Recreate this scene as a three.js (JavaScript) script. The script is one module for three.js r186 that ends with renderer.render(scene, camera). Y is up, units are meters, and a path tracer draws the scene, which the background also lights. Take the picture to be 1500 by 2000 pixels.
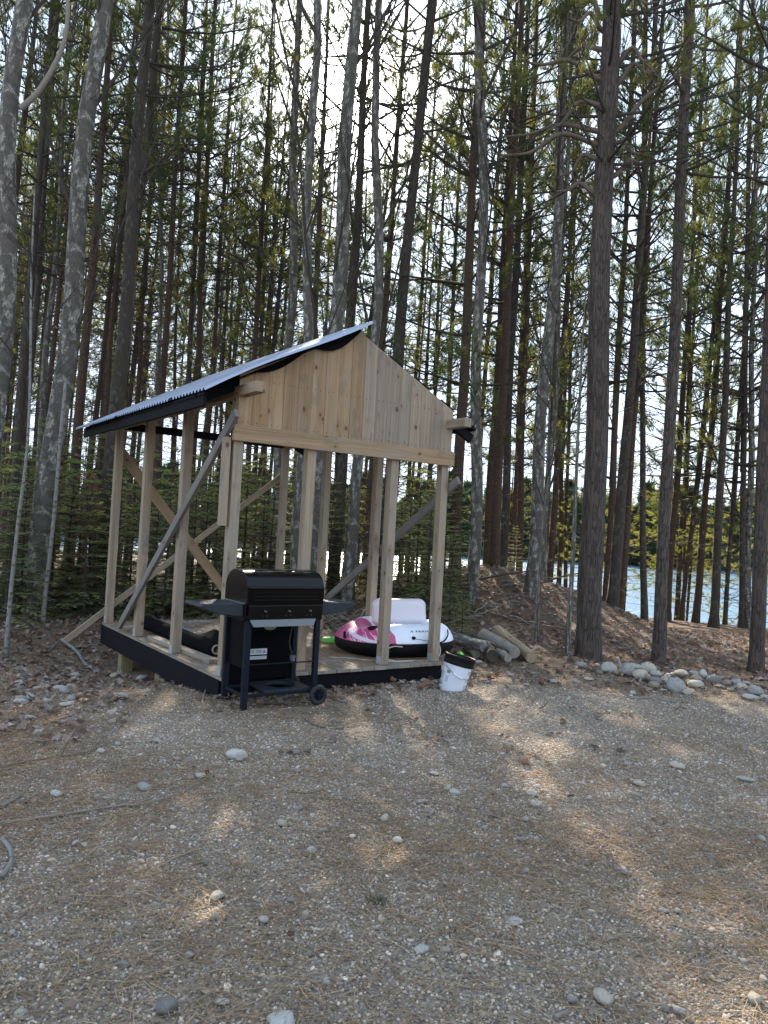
import * as THREE from 'three';
import { mergeGeometries } from 'three/addons/utils/BufferGeometryUtils.js';
import { RoundedBoxGeometry } from 'three/addons/geometries/RoundedBoxGeometry.js';

// ------------------------------------------------------------------ camera, sky, sun, exposure
const V = (x, y, z) => new THREE.Vector3(x, y, z);
const scene = new THREE.Scene();
const camera = new THREE.PerspectiveCamera(67.38, 0.75, 0.05, 900);
const EYE = V(0, 1.55, 0);
camera.position.copy(EYE);
camera.rotation.set(0.0239, 0, 0.0535, 'YXZ');
camera.updateMatrixWorld(true);
const renderer = new THREE.WebGLRenderer({ antialias: true });
renderer.setSize(768, 1024);
renderer.toneMapping = THREE.LinearToneMapping;
renderer.toneMappingExposure = 4.05;
renderer.shadowMap.enabled = true;

// a photo pixel (1500 x 2000) gives a direction only
function ray(px, py) { return V((px - 750) / 1500, (1000 - py) / 1500, -1).applyQuaternion(camera.quaternion); }
function atDepth(px, py, d) { const r = ray(px, py); return EYE.clone().addScaledVector(r, d / -r.z); }

const SUN = ray(697, 195).normalize();
{
  const W = 512, Hh = 256, data = new Float32Array(W * Hh * 4);
  for (let j = 0; j < Hh; j++) for (let i = 0; i < W; i++) {
    const up = ((j + 0.5) / Hh - 0.5) * Math.PI, ro = ((i + 0.5) / W - 0.5) * 2 * Math.PI;
    const x = Math.cos(ro) * Math.cos(up), y = Math.sin(up), z = Math.sin(ro) * Math.cos(up);
    const c = Math.min(1, x * SUN.x + y * SUN.y + z * SUN.z), ang = Math.acos(c);
    const t = Math.pow(Math.max(0, y), 0.55);
    const hor = [0.42, 0.483, 0.54], zen = [0.205, 0.28, 0.395];
    const g1 = 6.0 * Math.exp(-ang / 0.045), g2 = 0.05 * Math.exp(-ang / 0.3);
    const k = (j * W + i) * 4;
    for (let q = 0; q < 3; q++) data[k + q] = hor[q] * (1 - t) + zen[q] * t + (g1 + g2) * [1, 0.97, 0.88][q];
    data[k + 3] = 1;
  }
  const sky = new THREE.DataTexture(data, W, Hh, THREE.RGBAFormat, THREE.FloatType);
  sky.mapping = THREE.EquirectangularReflectionMapping; sky.magFilter = THREE.LinearFilter; sky.needsUpdate = true;
  scene.background = sky; scene.environment = sky;
}
const sun = new THREE.DirectionalLight(new THREE.Color(1, 0.88, 0.70), 5);
sun.position.copy(SUN).multiplyScalar(80); sun.target.position.set(0, 0, -8);
sun.position.add(sun.target.position);
sun.castShadow = true; sun.shadow.mapSize.set(4096, 4096); sun.shadow.radius = 1;
Object.assign(sun.shadow.camera, { left: -40, right: 40, top: 40, bottom: -40, near: 1, far: 200 });
sun.name = 'sun'; sun.target.name = 'sun_target';
scene.add(sun, sun.target);

// ------------------------------------------------------------------ random numbers, noise
function rng(seed) { let a = seed >>> 0; return () => { a = (a + 0x6d2b79f5) | 0; let t = Math.imul(a ^ (a >>> 15), 1 | a); t = (t + Math.imul(t ^ (t >>> 7), 61 | t)) ^ t; return ((t ^ (t >>> 14)) >>> 0) / 4294967296; }; }
const clamp = (x, a = 0, b = 1) => Math.min(b, Math.max(a, x));
const sstep = (a, b, x) => { const t = clamp((x - a) / (b - a)); return t * t * (3 - 2 * t); };
const lerp = (a, b, t) => a + (b - a) * t;
function hash2(x, y, s) { let h = Math.imul(x, 374761393) ^ Math.imul(y, 668265263) ^ Math.imul(s, 1274126177); h = Math.imul(h ^ (h >>> 13), 1103515245); return ((h ^ (h >>> 16)) >>> 0) / 4294967296; }
function vnoise(x, y, s = 0, px = 0, py = 0) { // value noise, periodic when px / py are set
  const ix = Math.floor(x), iy = Math.floor(y), fx = x - ix, fy = y - iy, m = (v, p) => (p ? ((v % p) + p) % p : v);
  const u = fx * fx * (3 - 2 * fx), v = fy * fy * (3 - 2 * fy);
  const a = hash2(m(ix, px), m(iy, py), s), b = hash2(m(ix + 1, px), m(iy, py), s), c = hash2(m(ix, px), m(iy + 1, py), s), d = hash2(m(ix + 1, px), m(iy + 1, py), s);
  return lerp(lerp(a, b, u), lerp(c, d, u), v);
}
function fbm(x, y, s, px, py, oct = 4) { let a = 0.5, r = 0, f = 1, n = 0; for (let o = 0; o < oct; o++) { r += a * vnoise(x * f, y * f, s + o * 17, px * f, py * f); n += a; a *= 0.5; f *= 2; } return r / n; }
function worley(x, y, s, px, py) { // distance to nearest two feature points, periodic
  const ix = Math.floor(x), iy = Math.floor(y); let d1 = 9, d2 = 9, id = 0;
  for (let j = -1; j <= 1; j++) for (let i = -1; i <= 1; i++) {
    const cx = ((((ix + i) % px) + px) % px), cy = ((((iy + j) % py) + py) % py);
    const dx = ix + i + hash2(cx, cy, s) - x, dy = iy + j + hash2(cx, cy, s + 9) - y, d = Math.hypot(dx, dy);
    if (d < d1) { d2 = d1; d1 = d; id = hash2(cx, cy, s + 21); } else if (d < d2) d2 = d;
  }
  return [d1, d2, id];
}

// ------------------------------------------------------------------ textures
const toS = (c) => { c = clamp(c); return 255 * (c <= 0.0031308 ? 12.92 * c : 1.055 * Math.pow(c, 1 / 2.4) - 0.055); };
function tex(w, h, f, wantBump = true) { // f(u, v) -> [r, g, b, height] (linear colour)
  const col = new Uint8Array(w * h * 4), bmp = wantBump ? new Uint8Array(w * h * 4) : null;
  for (let j = 0; j < h; j++) for (let i = 0; i < w; i++) {
    const c = f((i + 0.5) / w, (j + 0.5) / h), k = (j * w + i) * 4;
    for (let q = 0; q < 3; q++) col[k + q] = toS(c[q]);
    col[k + 3] = 255;
    if (bmp) { const b = clamp(c[3]) * 255; bmp[k] = bmp[k + 1] = bmp[k + 2] = b; bmp[k + 3] = 255; }
  }
  const mk = (d, srgb) => { const t = new THREE.DataTexture(d, w, h); t.wrapS = t.wrapT = THREE.RepeatWrapping; t.magFilter = THREE.LinearFilter; t.minFilter = THREE.LinearMipmapLinearFilter; t.generateMipmaps = true; if (srgb) t.colorSpace = THREE.SRGBColorSpace; t.needsUpdate = true; return t; };
  return { map: mk(col, true), bumpMap: bmp ? mk(bmp, false) : null };
}
const mixc = (a, b, t) => [lerp(a[0], b[0], t), lerp(a[1], b[1], t), lerp(a[2], b[2], t)];

// pine bark: tall plates split by dark furrows; tile 0.5 m x 1 m
const pineBark = tex(512, 1024, (u, v) => {
  const w = fbm(u * 4, v * 6, 3, 4, 6, 3) - 0.5, q = (k, s) => { const n = vnoise(u * k + w * 2.2, v * k * 0.22 + w, s, k, Math.round(k * 0.22)); return 1 - Math.abs(2 * n - 1); };
  const rid = Math.pow(q(27, 5), 3) * 0.6 + Math.pow(q(50, 6), 3) * 0.4, fl = fbm(u * 34, v * 50, 9, 34, 50, 3), pl = fbm(u * 8, v * 7, 12, 8, 7, 4);
  let c = mixc([0.125, 0.105, 0.097], [0.225, 0.195, 0.18], fl * 0.7 + pl * 0.45);
  c = mixc(c, [0.20, 0.135, 0.10], sstep(0.54, 0.75, fbm(u * 7, v * 8, 14, 7, 8, 3)) * 0.45);
  c = mixc(c, [0.05, 0.042, 0.037], sstep(0.22, 0.65, rid) * 0.85);
  return [...c, (1 - rid) * 0.65 + fl * 0.35];
});
const redBark = tex(256, 512, (u, v) => {
  const wob = fbm(u * 4, v * 4, 33, 4, 4) - 0.5;
  const [d1, d2, id] = worley(u * 10 + wob, v * 9 + wob, 35, 10, 9);
  const e = sstep(0.02, 0.25, d2 - d1), fl = fbm(u * 20, v * 32, 38, 20, 32, 3);
  let c = mixc([0.135, 0.09, 0.066], [0.225, 0.155, 0.115], id * 0.4 + fl * 0.6);
  c = mixc(c, [0.17, 0.15, 0.14], sstep(0.5, 0.8, fbm(u * 3, v * 6, 41, 3, 6)) * 0.6);
  c = mixc([0.06, 0.04, 0.03], c, 0.35 + 0.65 * e);
  return [...c, e * 0.6 + fl * 0.4];
});
// smooth hardwood bark with lichen patches and cross bands
const lichenBark = tex(512, 1024, (u, v) => { // tile 1 m x 2 m
  const wx = (fbm(u * 8, v * 8, 41, 8, 8, 3) - 0.5) * 0.10, wy = (fbm(u * 8, v * 8, 43, 8, 8, 3) - 0.5) * 0.10, U = u + wx, Q = v + wy;
  const n = fbm(U * 10, Q * 16, 11, 10, 16, 5), m = fbm(u * 24, v * 36, 19, 24, 36, 4), band = fbm(u * 4, v * 80, 23, 4, 80, 3), f = fbm(u * 90, v * 140, 29, 90, 140, 2), big = fbm(u * 3, v * 5, 31, 3, 5, 3), k = fbm(U * 20, Q * 30, 61, 20, 30, 5);
  let c = mixc([0.075, 0.068, 0.060], [0.165, 0.155, 0.14], m * 0.6 + f * 0.4);
  c = mixc(c, [0.44, 0.43, 0.40], sstep(0.47, 0.62, n + (big - 0.5) * 0.45) * (0.15 + 0.85 * sstep(0.3, 0.65, f)));
  c = mixc(c, [0.05, 0.045, 0.038], sstep(0.52, 0.66, k + (big - 0.5) * 0.3) * (0.35 + 0.5 * f));
  c = mixc(c, [0.09, 0.082, 0.072], sstep(0.58, 0.75, band) * 0.5);
  return [...c, m * 0.5 + n * 0.3 + f * 0.2];
});
const darkBark = tex(256, 512, (u, v) => {
  const n = fbm(u * 14, v * 10, 71, 14, 10, 4), f = fbm(u * 40, v * 30, 73, 40, 30, 3), l = fbm(u * 6, v * 9, 79, 6, 9, 4);
  let c = mixc([0.055, 0.046, 0.04], [0.145, 0.12, 0.10], n * 0.7 + f * 0.4);
  c = mixc(c, [0.24, 0.25, 0.22], sstep(0.58, 0.7, l) * f * 0.9);
  return [...c, n * 0.6 + f * 0.4];
});
const birchBark = tex(128, 512, (u, v) => {
  const n = fbm(u * 4, v * 30, 91, 4, 30, 4), m = fbm(u * 5, v * 7, 95, 5, 7, 4);
  let c = mixc([0.12, 0.11, 0.10], [0.27, 0.255, 0.235], m);
  c = mixc(c, [0.10, 0.085, 0.075], sstep(0.56, 0.66, n));
  return [...c, n];
});
// planed softwood, grain along v; tile 0.6 m x 2.4 m
function woodTex(seed, lo, hi, knot, grey, nk) {
  const r = rng(seed), ks = []; for (let i = 0; i < nk; i++) ks.push([r(), r(), 0.012 + 0.02 * r()]);
  return tex(512, 1024, (u, v) => {
    let du = 0, kk = 0, halo = 0;
    for (const [ku, kv, kr] of ks) {
      let dx = u - ku, dy = (v - kv) * 4; dx -= Math.round(dx); dy -= 4 * Math.round(dy / 4);
      const d = Math.hypot(dx, dy * 0.7); du += 0.05 * Math.sign(dx) * Math.exp(-(d * d) / 0.006); kk = Math.max(kk, 1 - sstep(kr * 0.7, kr * 1.25, d)); halo = Math.max(halo, Math.exp(-(d * d) / 0.004));
    }
    const uu = u + du + 0.03 * (fbm(u * 3, v * 2, seed + 3, 3, 2) - 0.5);
    const g = vnoise(uu * 60, v * 6, seed, 60, 6) * 0.5 + vnoise(uu * 130, v * 10, seed + 1, 130, 10) * 0.3 + vnoise(uu * 22, v * 3, seed + 2, 22, 3) * 0.5;
    const st = fbm(u * 5, v * 4, seed + 5, 5, 4, 4);
    let c = mixc(lo, hi, clamp(0.5 + (g * 0.85 - 0.55) * 1.5));
    c = mixc(c, grey, sstep(0.42, 0.72, st) * 0.7);
    c = mixc(c, [grey[0] * 0.6, grey[1] * 0.58, grey[2] * 0.56], sstep(0.6, 0.75, fbm(u * 9, v * 14, seed + 8, 9, 14, 4)) * 0.5);
    c = mixc(c, knot, halo * 0.35);
    c = mixc(c, [knot[0] * 0.35, knot[1] * 0.3, knot[2] * 0.3], kk * 0.85);
    return [...c, g * 0.8 + 0.1];
  });
}
const pineWood = woodTex(101, [0.23, 0.15, 0.078], [0.385, 0.275, 0.165], [0.24, 0.12, 0.05], [0.31, 0.255, 0.19], 11);
const paleWood = woodTex(131, [0.255, 0.20, 0.14], [0.40, 0.33, 0.25], [0.23, 0.135, 0.075], [0.27, 0.24, 0.215], 9);
const greyWood = woodTex(151, [0.12, 0.105, 0.088], [0.22, 0.195, 0.165], [0.12, 0.09, 0.07], [0.19, 0.18, 0.175], 5);
const logWood = woodTex(171, [0.25, 0.19, 0.14], [0.40, 0.325, 0.25], [0.2, 0.14, 0.1], [0.27, 0.26, 0.24], 4);
const groundTex = tex(1024, 1024, (u, v) => { // fine grit between the stones; tile 1.6 m
  const a = fbm(u * 40, v * 40, 201, 40, 40, 4), [d1, d2, id] = worley(u * 130, v * 130, 205, 130, 130), [e1, , jd] = worley(u * 60, v * 60, 209, 60, 60);
  let c = mixc([0.35, 0.35, 0.35], [1.1, 1.1, 1.1], id * 0.8 + a * 0.35 - d1 * 0.35);
  c = mixc(c, [1.3, 1.28, 1.22], jd > 0.82 ? sstep(0.42, 0.25, e1) : 0);
  c = c.map((x) => x * 0.72);
  return [...c, clamp(1 - d1 * 1.1) * 0.6 + (jd > 0.7 ? sstep(0.5, 0.1, e1) * 0.4 : 0)];
});
const waterBump = tex(512, 512, (u, v) => { const h = fbm(u * 18, v * 10, 301, 18, 10, 5); return [1, 1, 1, h]; }).bumpMap;

const std = (o) => { const { tx, ...r } = o; if (tx) { r.map = tx.map; r.bumpMap = tx.bumpMap; } return new THREE.MeshStandardMaterial({ roughness: 0.9, metalness: 0, ...r }); };
const lin = (r, g, b) => new THREE.Color().setRGB(r, g, b);
const M = {
  pine: std({ tx: pineBark, color: lin(0.62, 0.56, 0.51), bumpScale: 0.035, roughness: 0.95 }), red: std({ tx: redBark, color: lin(0.46, 0.39, 0.33), bumpScale: 0.015, roughness: 0.95 }),
  lichen: std({ tx: lichenBark, color: lin(0.74, 0.71, 0.66), bumpScale: 0.008 }), dark: std({ tx: darkBark, color: lin(0.45, 0.42, 0.38), bumpScale: 0.015, roughness: 0.95 }), birch: std({ tx: birchBark, bumpScale: 0.003, roughness: 0.8 }),
  wood: std({ tx: pineWood, color: lin(0.92, 0.87, 0.82), bumpScale: 0.0012, roughness: 0.75 }), pale: std({ tx: paleWood, color: lin(0.92, 0.87, 0.80), bumpScale: 0.0012, roughness: 0.8 }), grey: std({ tx: greyWood, bumpScale: 0.002, roughness: 0.9 }),
  log: std({ tx: logWood, bumpScale: 0.004, roughness: 0.9 }),
  twig: std({ color: lin(0.042, 0.033, 0.026) }), paleTwig: std({ color: lin(0.20, 0.175, 0.15) }), limb: std({ color: lin(0.12, 0.09, 0.068) }),
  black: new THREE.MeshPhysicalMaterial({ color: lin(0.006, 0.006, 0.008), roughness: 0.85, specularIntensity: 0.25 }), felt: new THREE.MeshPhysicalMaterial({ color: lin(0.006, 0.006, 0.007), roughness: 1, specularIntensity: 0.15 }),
  zinc: std({ color: lin(0.34, 0.37, 0.45), roughness: 0.42, metalness: 0.5 }),
  zincDull: std({ color: lin(0.45, 0.47, 0.50), roughness: 0.5, metalness: 0.6 }),
};
const needleMat = (r, g, b, t) => new THREE.MeshPhysicalMaterial({ color: lin(r, g, b), roughness: 1, transmission: t, thickness: 0, side: THREE.DoubleSide, specularIntensity: 0.3 });
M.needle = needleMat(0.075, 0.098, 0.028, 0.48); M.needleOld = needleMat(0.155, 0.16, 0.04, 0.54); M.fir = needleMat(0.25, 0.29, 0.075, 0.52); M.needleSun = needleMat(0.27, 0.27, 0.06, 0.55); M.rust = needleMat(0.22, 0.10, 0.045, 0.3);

// ------------------------------------------------------------------ scene-tree helpers
const taken = new Map();
function numbered(n) { const k = taken.get(n) ?? 0; taken.set(n, k + 1); return k ? n + '_' + String(k).padStart(3, '0') : n; }
function dress(o, label, category, group, kind) { if (label) o.userData.label = label; if (category) o.userData.category = category; if (group) o.userData.group = group; if (kind) o.userData.kind = kind; return o; }
function mesh(name, geo, mat, parent) { const m = new THREE.Mesh(geo, mat); m.castShadow = m.receiveShadow = true; m.name = parent && parent !== scene ? name : numbered(name); (parent ?? scene).add(m); return m; }
function thing(name, label, category, group) { const g = new THREE.Group(); g.name = numbered(name); scene.add(g); return dress(g, label, category, group); }
function stuff(name, geo, mat, mats, cols, label, category, parent) {
  const im = new THREE.InstancedMesh(geo, mat, mats.length); mats.forEach((m, i) => im.setMatrixAt(i, m)); if (cols) cols.forEach((c, i) => im.setColorAt(i, c));
  im.castShadow = im.receiveShadow = true; im.name = parent ? name : numbered(name); (parent ?? scene).add(im); im.userData.kind = 'stuff'; if (!parent) dress(im, label, category); return im;
}
const mat4 = (p, q, s) => new THREE.Matrix4().compose(p, q, s);
const eul = (x, y, z) => new THREE.Quaternion().setFromEuler(new THREE.Euler(x, y, z));

// a box whose grain runs along one axis, uv in metres (tile 0.6 x 2.4 m) at an offset of its own
let uvSeed = rng(77);
function grain(geo, axis, tu = 0.6, tv = 2.4) {
  const p = geo.attributes.position, n = geo.attributes.normal, uv = new Float32Array(p.count * 2), ou = uvSeed(), ov = uvSeed(), o = [0, 1, 2].filter((a) => a !== axis);
  for (let i = 0; i < p.count; i++) {
    const P = [p.getX(i), p.getY(i), p.getZ(i)], N = [Math.abs(n.getX(i)), Math.abs(n.getY(i)), Math.abs(n.getZ(i))];
    if (N[axis] > 0.8) { uv[i * 2] = P[o[0]] / tu + ou; uv[i * 2 + 1] = P[o[1]] / tv + ov; } else { const s = N[o[0]] > N[o[1]] ? o[1] : o[0]; uv[i * 2] = P[s] / tu + ou + (s === o[0] ? 0 : 0.37); uv[i * 2 + 1] = P[axis] / tv + ov; }
  }
  geo.setAttribute('uv', new THREE.BufferAttribute(uv, 2)); return geo;
}
function rbox(w, h, d, axis = 1, r = 0.004) { const g = new RoundedBoxGeometry(w, h, d, 1, Math.min(r, w * 0.4, h * 0.4, d * 0.4)); return grain(g, axis); }
function bar(a, b, w, t, out) { // a board from a to b: w in the plane across "out", t along "out"
  const L = a.distanceTo(b), g = rbox(w, L, t, 1), y = b.clone().sub(a).normalize(), z = out.clone().addScaledVector(y, -out.dot(y)).normalize(), x = y.clone().cross(z);
  g.applyMatrix4(new THREE.Matrix4().makeBasis(x, y, z).setPosition(a.clone().add(b).multiplyScalar(0.5))); return g;
}

// triangle collector
class GB {
  constructor() { this.p = []; this.n = []; this.uv = []; this.i = []; }
  vert(x, y, z, nx, ny, nz, u = 0, v = 0) { this.p.push(x, y, z); this.n.push(nx, ny, nz); this.uv.push(u, v); return this.p.length / 3 - 1; }
  tri(a, b, c) {
    const n = b.clone().sub(a).cross(c.clone().sub(a)).normalize(); if (!(n.lengthSq() > 0.5)) return;
    const k = this.vert(a.x, a.y, a.z, n.x, n.y, n.z, 0, 0); this.vert(b.x, b.y, b.z, n.x, n.y, n.z, 1, 0); this.vert(c.x, c.y, c.z, n.x, n.y, n.z, 0, 1); this.i.push(k, k + 1, k + 2);
  }
  tube(pts, rad, sides = 6, tu = 0.5, tv = 1, cap = false, rough = null) {
    const N = pts.length; let ref = V(0.31, 0.17, 0.93); let len = 0; const start = this.p.length / 3;
    const rep = Math.max(1, Math.round((2 * Math.PI * rad[0]) / tu)), vo = (this.p.length * 0.137) % 1;
    for (let k = 0; k < N; k++) {
      const t = pts[Math.min(N - 1, k + 1)].clone().sub(pts[Math.max(0, k - 1)]).normalize(); if (k) len += pts[k].distanceTo(pts[k - 1]);
      const a = ref.clone().addScaledVector(t, -ref.dot(t)).normalize(), b = t.clone().cross(a); ref = a;
      for (let s = 0; s <= sides; s++) {
        const th = (s / sides) * 2 * Math.PI, c = Math.cos(th), d = Math.sin(th), nx = a.x * c + b.x * d, ny = a.y * c + b.y * d, nz = a.z * c + b.z * d, r = rad[k] * (rough ? rough(k, s % sides, th) : 1);
        this.vert(pts[k].x + nx * r, pts[k].y + ny * r, pts[k].z + nz * r, nx, ny, nz, (s / sides) * rep, len / tv + vo);
      }
    }
    for (let k = 0; k < N - 1; k++) for (let s = 0; s < sides; s++) { const a = start + k * (sides + 1) + s, b = a + sides + 1; this.i.push(a, a + 1, b, a + 1, b + 1, b); }
    if (cap) for (const [k, sgn] of [[0, -1], [N - 1, 1]]) {
      const t = pts[Math.min(N - 1, k + 1)].clone().sub(pts[Math.max(0, k - 1)]).normalize().multiplyScalar(sgn), c0 = this.vert(pts[k].x, pts[k].y, pts[k].z, t.x, t.y, t.z, 0.5, 0.5), base = this.p.length / 3;
      for (let s = 0; s <= sides; s++) { const q = (start + k * (sides + 1) + s) * 3, th = (s / sides) * 6.2832; this.vert(this.p[q], this.p[q + 1], this.p[q + 2], t.x, t.y, t.z, 0.5 + 0.1 * Math.cos(th), 0.5 + 0.05 * Math.sin(th)); }
      for (let s = 0; s < sides; s++) sgn > 0 ? this.i.push(c0, base + s, base + s + 1) : this.i.push(c0, base + s + 1, base + s);
    }
  }
  build() {
    const g = new THREE.BufferGeometry(); g.setAttribute('position', new THREE.Float32BufferAttribute(this.p, 3)); g.setAttribute('normal', new THREE.Float32BufferAttribute(this.n, 3)); g.setAttribute('uv', new THREE.Float32BufferAttribute(this.uv, 2)); g.setIndex(this.i); return g;
  }
}

// ------------------------------------------------------------------ ground
const SHED = V(-1.335, 0, -6.715), YAW = 0.6119, W = 2.44, L = 3.70, DECK = 0.204;
const sc_ = Math.cos(YAW), ss_ = Math.sin(YAW);
const toWorld = (u, y, v) => V(SHED.x + u * sc_ - v * ss_, y, SHED.z - u * ss_ - v * sc_);
const toShed = (p) => { const dx = p.x - SHED.x, dz = p.z - SHED.z; return V(dx * sc_ - dz * ss_, p.y, -(dx * ss_ + dz * sc_)); }; // (u, height, v)
const LAKE = -2.2;
const gauss = (x, z, cx, cz, rx, rz) => Math.exp(-(((x - cx) / rx) ** 2) - ((z - cz) / rz) ** 2);
function shore(x) { return lerp(46, 25.5, sstep(-6, 3.5, x)) + lerp(0, 6, sstep(9, 30, x)) + 1.5 * Math.sin(x * 0.35); }
function groundY(x, z) {
  const d = -z, S = shore(x);
  let h = 0;
  h += -0.42 * sstep(10, 22, d);
  h += -3.2 * sstep(S - 4.5, S + 3, d);
  h += 6.5 * sstep(128, 150, d + 0.05 * Math.abs(x)) + 5 * sstep(150, 260, d);
  h += 0.95 * gauss(x, z, 2.35, -15.3, 2.3, 2.6) + 0.35 * gauss(x, z, -0.5, -16, 3.5, 2.5) + 0.35 * gauss(x, z, 4.4, -17, 1.2, 2.2);
  h += -0.34 * gauss(x, z, -3.5, -9.1, 1.5, 1.5) - 0.10 * gauss(x, z, -2.6, -8, 0.8, 1.0);
  h += -0.12 * sstep(8.9, 10.2, d) * sstep(2, 3.2, x);
  h += 0.10 * (fbm(x * 0.35 + 50, z * 0.35 + 50, 401, 0, 0, 3) - 0.5) * sstep(3, 9, Math.hypot(x, z));
  h += 0.035 * (fbm(x * 1.7 + 80, z * 1.7 + 80, 405, 0, 0, 3) - 0.5);
  h += 0.05 * sstep(7, 10, d) * (fbm(x * 2.2 + 30, z * 2.2 + 30, 409, 0, 0, 3) - 0.5);
  return h;
}
function toGround(px, py) { // where the ray of a photo pixel meets the ground
  const r = ray(px, py); let lo = 0.5, hi = 0.5;
  for (; hi < 200; hi *= 1.04) { const p = EYE.clone().addScaledVector(r, hi); if (p.y < groundY(p.x, p.z)) break; lo = hi; }
  for (let k = 0; k < 30; k++) { const m = (lo + hi) / 2, p = EYE.clone().addScaledVector(r, m); if (p.y < groundY(p.x, p.z)) hi = m; else lo = m; }
  return EYE.clone().addScaledVector(r, hi);
}
const onGround = (x, z, up = 0) => V(x, groundY(x, z) + up, z);
// share of litter (needles, leaves) against bare grit, as it lies in the place
function litter(x, z) {
  const d = -z; let t = 0.30;
  t = Math.max(t, sstep(7.6, 8.8, d + 0.15 * x)); t = Math.max(t, 0.75 * sstep(-1.2, -2.6, x) * sstep(3.2, 5.0, d)); t = Math.max(t, 0.8 * sstep(5.6, 6.4, d) * sstep(1.2, -0.5, x));
  return clamp(t + 0.75 * (fbm(x * 1.3 + 11, z * 1.3 + 7, 421, 0, 0, 4) - 0.5));
}
{
  const lines = (a, b, near, far, grow, c) => { const out = [c]; let s = near; for (let x = c; x < b; ) { x += s; out.push(Math.min(x, b)); if (x > far) s *= grow; } s = near; for (let x = c; x > a; ) { x -= s; out.unshift(Math.max(x, a)); if (x < -far) s *= grow; } return out; };
  const xs = lines(-320, 320, 0.09, 6, 1.09, 0), zs = lines(-420, 60, 0.09, 2, 1.09, 0);
  // a finer stretch in front of the camera
  const zf = []; for (let z = -18; z <= 2; z += 0.09) zf.push(z); const zz = [...zs.filter((z) => z < -18.3)]; { let s = 0.1; const far = []; for (let z = -18.1; z > -420; ) { far.unshift(z); s *= 1.07; z -= s; } zz.length = 0; zz.push(-420, ...far.filter((z) => z > -419), ...zf, 3, 5, 9, 16, 30, 60); }
  const nx = xs.length, nz = zz.length, pos = new Float32Array(nx * nz * 3), uv = new Float32Array(nx * nz * 2), col = new Float32Array(nx * nz * 3), idx = [];
  for (let j = 0; j < nz; j++) for (let i = 0; i < nx; i++) {
    const x = xs[i], z = zz[j], k = j * nx + i, y = groundY(x, z); pos.set([x, y, z], k * 3); uv.set([x / 1.6, z / 1.6], k * 2);
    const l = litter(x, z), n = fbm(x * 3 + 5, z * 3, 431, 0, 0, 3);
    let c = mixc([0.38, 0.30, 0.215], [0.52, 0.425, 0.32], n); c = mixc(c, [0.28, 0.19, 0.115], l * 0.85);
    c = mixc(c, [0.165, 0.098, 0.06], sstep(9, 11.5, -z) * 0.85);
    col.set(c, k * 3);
  }
  for (let j = 0; j < nz - 1; j++) for (let i = 0; i < nx - 1; i++) { const a = j * nx + i, b = a + nx; idx.push(a, b, a + 1, a + 1, b, b + 1); }
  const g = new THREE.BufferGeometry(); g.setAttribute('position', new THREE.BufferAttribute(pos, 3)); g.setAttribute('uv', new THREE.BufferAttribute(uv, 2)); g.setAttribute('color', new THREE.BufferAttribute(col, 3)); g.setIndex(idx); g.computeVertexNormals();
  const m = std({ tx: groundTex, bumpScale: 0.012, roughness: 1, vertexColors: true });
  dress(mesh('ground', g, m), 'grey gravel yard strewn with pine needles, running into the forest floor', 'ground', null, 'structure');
}
{
  const g = new THREE.PlaneGeometry(640, 190, 1, 1); g.rotateX(-Math.PI / 2); const uv = g.attributes.uv; for (let i = 0; i < uv.count; i++) uv.setXY(i, uv.getX(i) * 640 / 9, uv.getY(i) * 190 / 3.2);
  const m = new THREE.MeshPhysicalMaterial({ color: lin(0.075, 0.15, 0.225), roughness: 0.25, bumpMap: waterBump, bumpScale: 0.14, ior: 1.33 });
  const w = mesh('lake', g, m); w.position.set(0, LAKE, -105); dress(w, 'blue rippled lake glinting between the tree trunks', 'lake', null, 'structure');
}
// ------------------------------------------------------------------ trees
// shared branchwork and crowns, in metres round a vertical stem at the origin
const dirOf = (az, el) => V(Math.cos(az) * Math.cos(el), Math.sin(el), Math.sin(az) * Math.cos(el));
function curve(p, dir, len, n, bend, r, wob = 0.1) { // a limb that bends up (+) or droops (-)
  const out = [p.clone()], d = dir.clone(), q = p.clone();
  for (let k = 0; k < n; k++) { d.y += bend / n; d.x += (r() - 0.5) * wob; d.y += (r() - 0.5) * wob; d.z += (r() - 0.5) * wob; d.normalize(); q.addScaledVector(d, len / n); out.push(q.clone()); }
  return out;
}
const taper = (r0, r1, n) => Array.from({ length: n }, (_, k) => lerp(r0, r1, k / (n - 1)));
function tuft(gb, p, dir, r, n, len, wid, spread) {
  const a = V(r() - 0.5, r() - 0.5, r() - 0.5).cross(dir).normalize(), b = dir.clone().cross(a);
  for (let k = 0; k < n; k++) {
    const th = r() * 6.283, s = spread * (0.35 + 0.65 * r()), d = dir.clone().multiplyScalar(Math.cos(s)).addScaledVector(a, Math.sin(s) * Math.cos(th)).addScaledVector(b, Math.sin(s) * Math.sin(th));
    const l = len * (0.7 + 0.5 * r()), w = d.clone().cross(V(r() - 0.5, r() - 0.5, r() - 0.5)).normalize().multiplyScalar(wid * 0.5), o = p.clone().addScaledVector(dir, (r() - 0.5) * len * 0.8);
    gb.tri(o.clone().sub(w), o.clone().add(w), o.clone().addScaledVector(d, l));
  }
}
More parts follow.
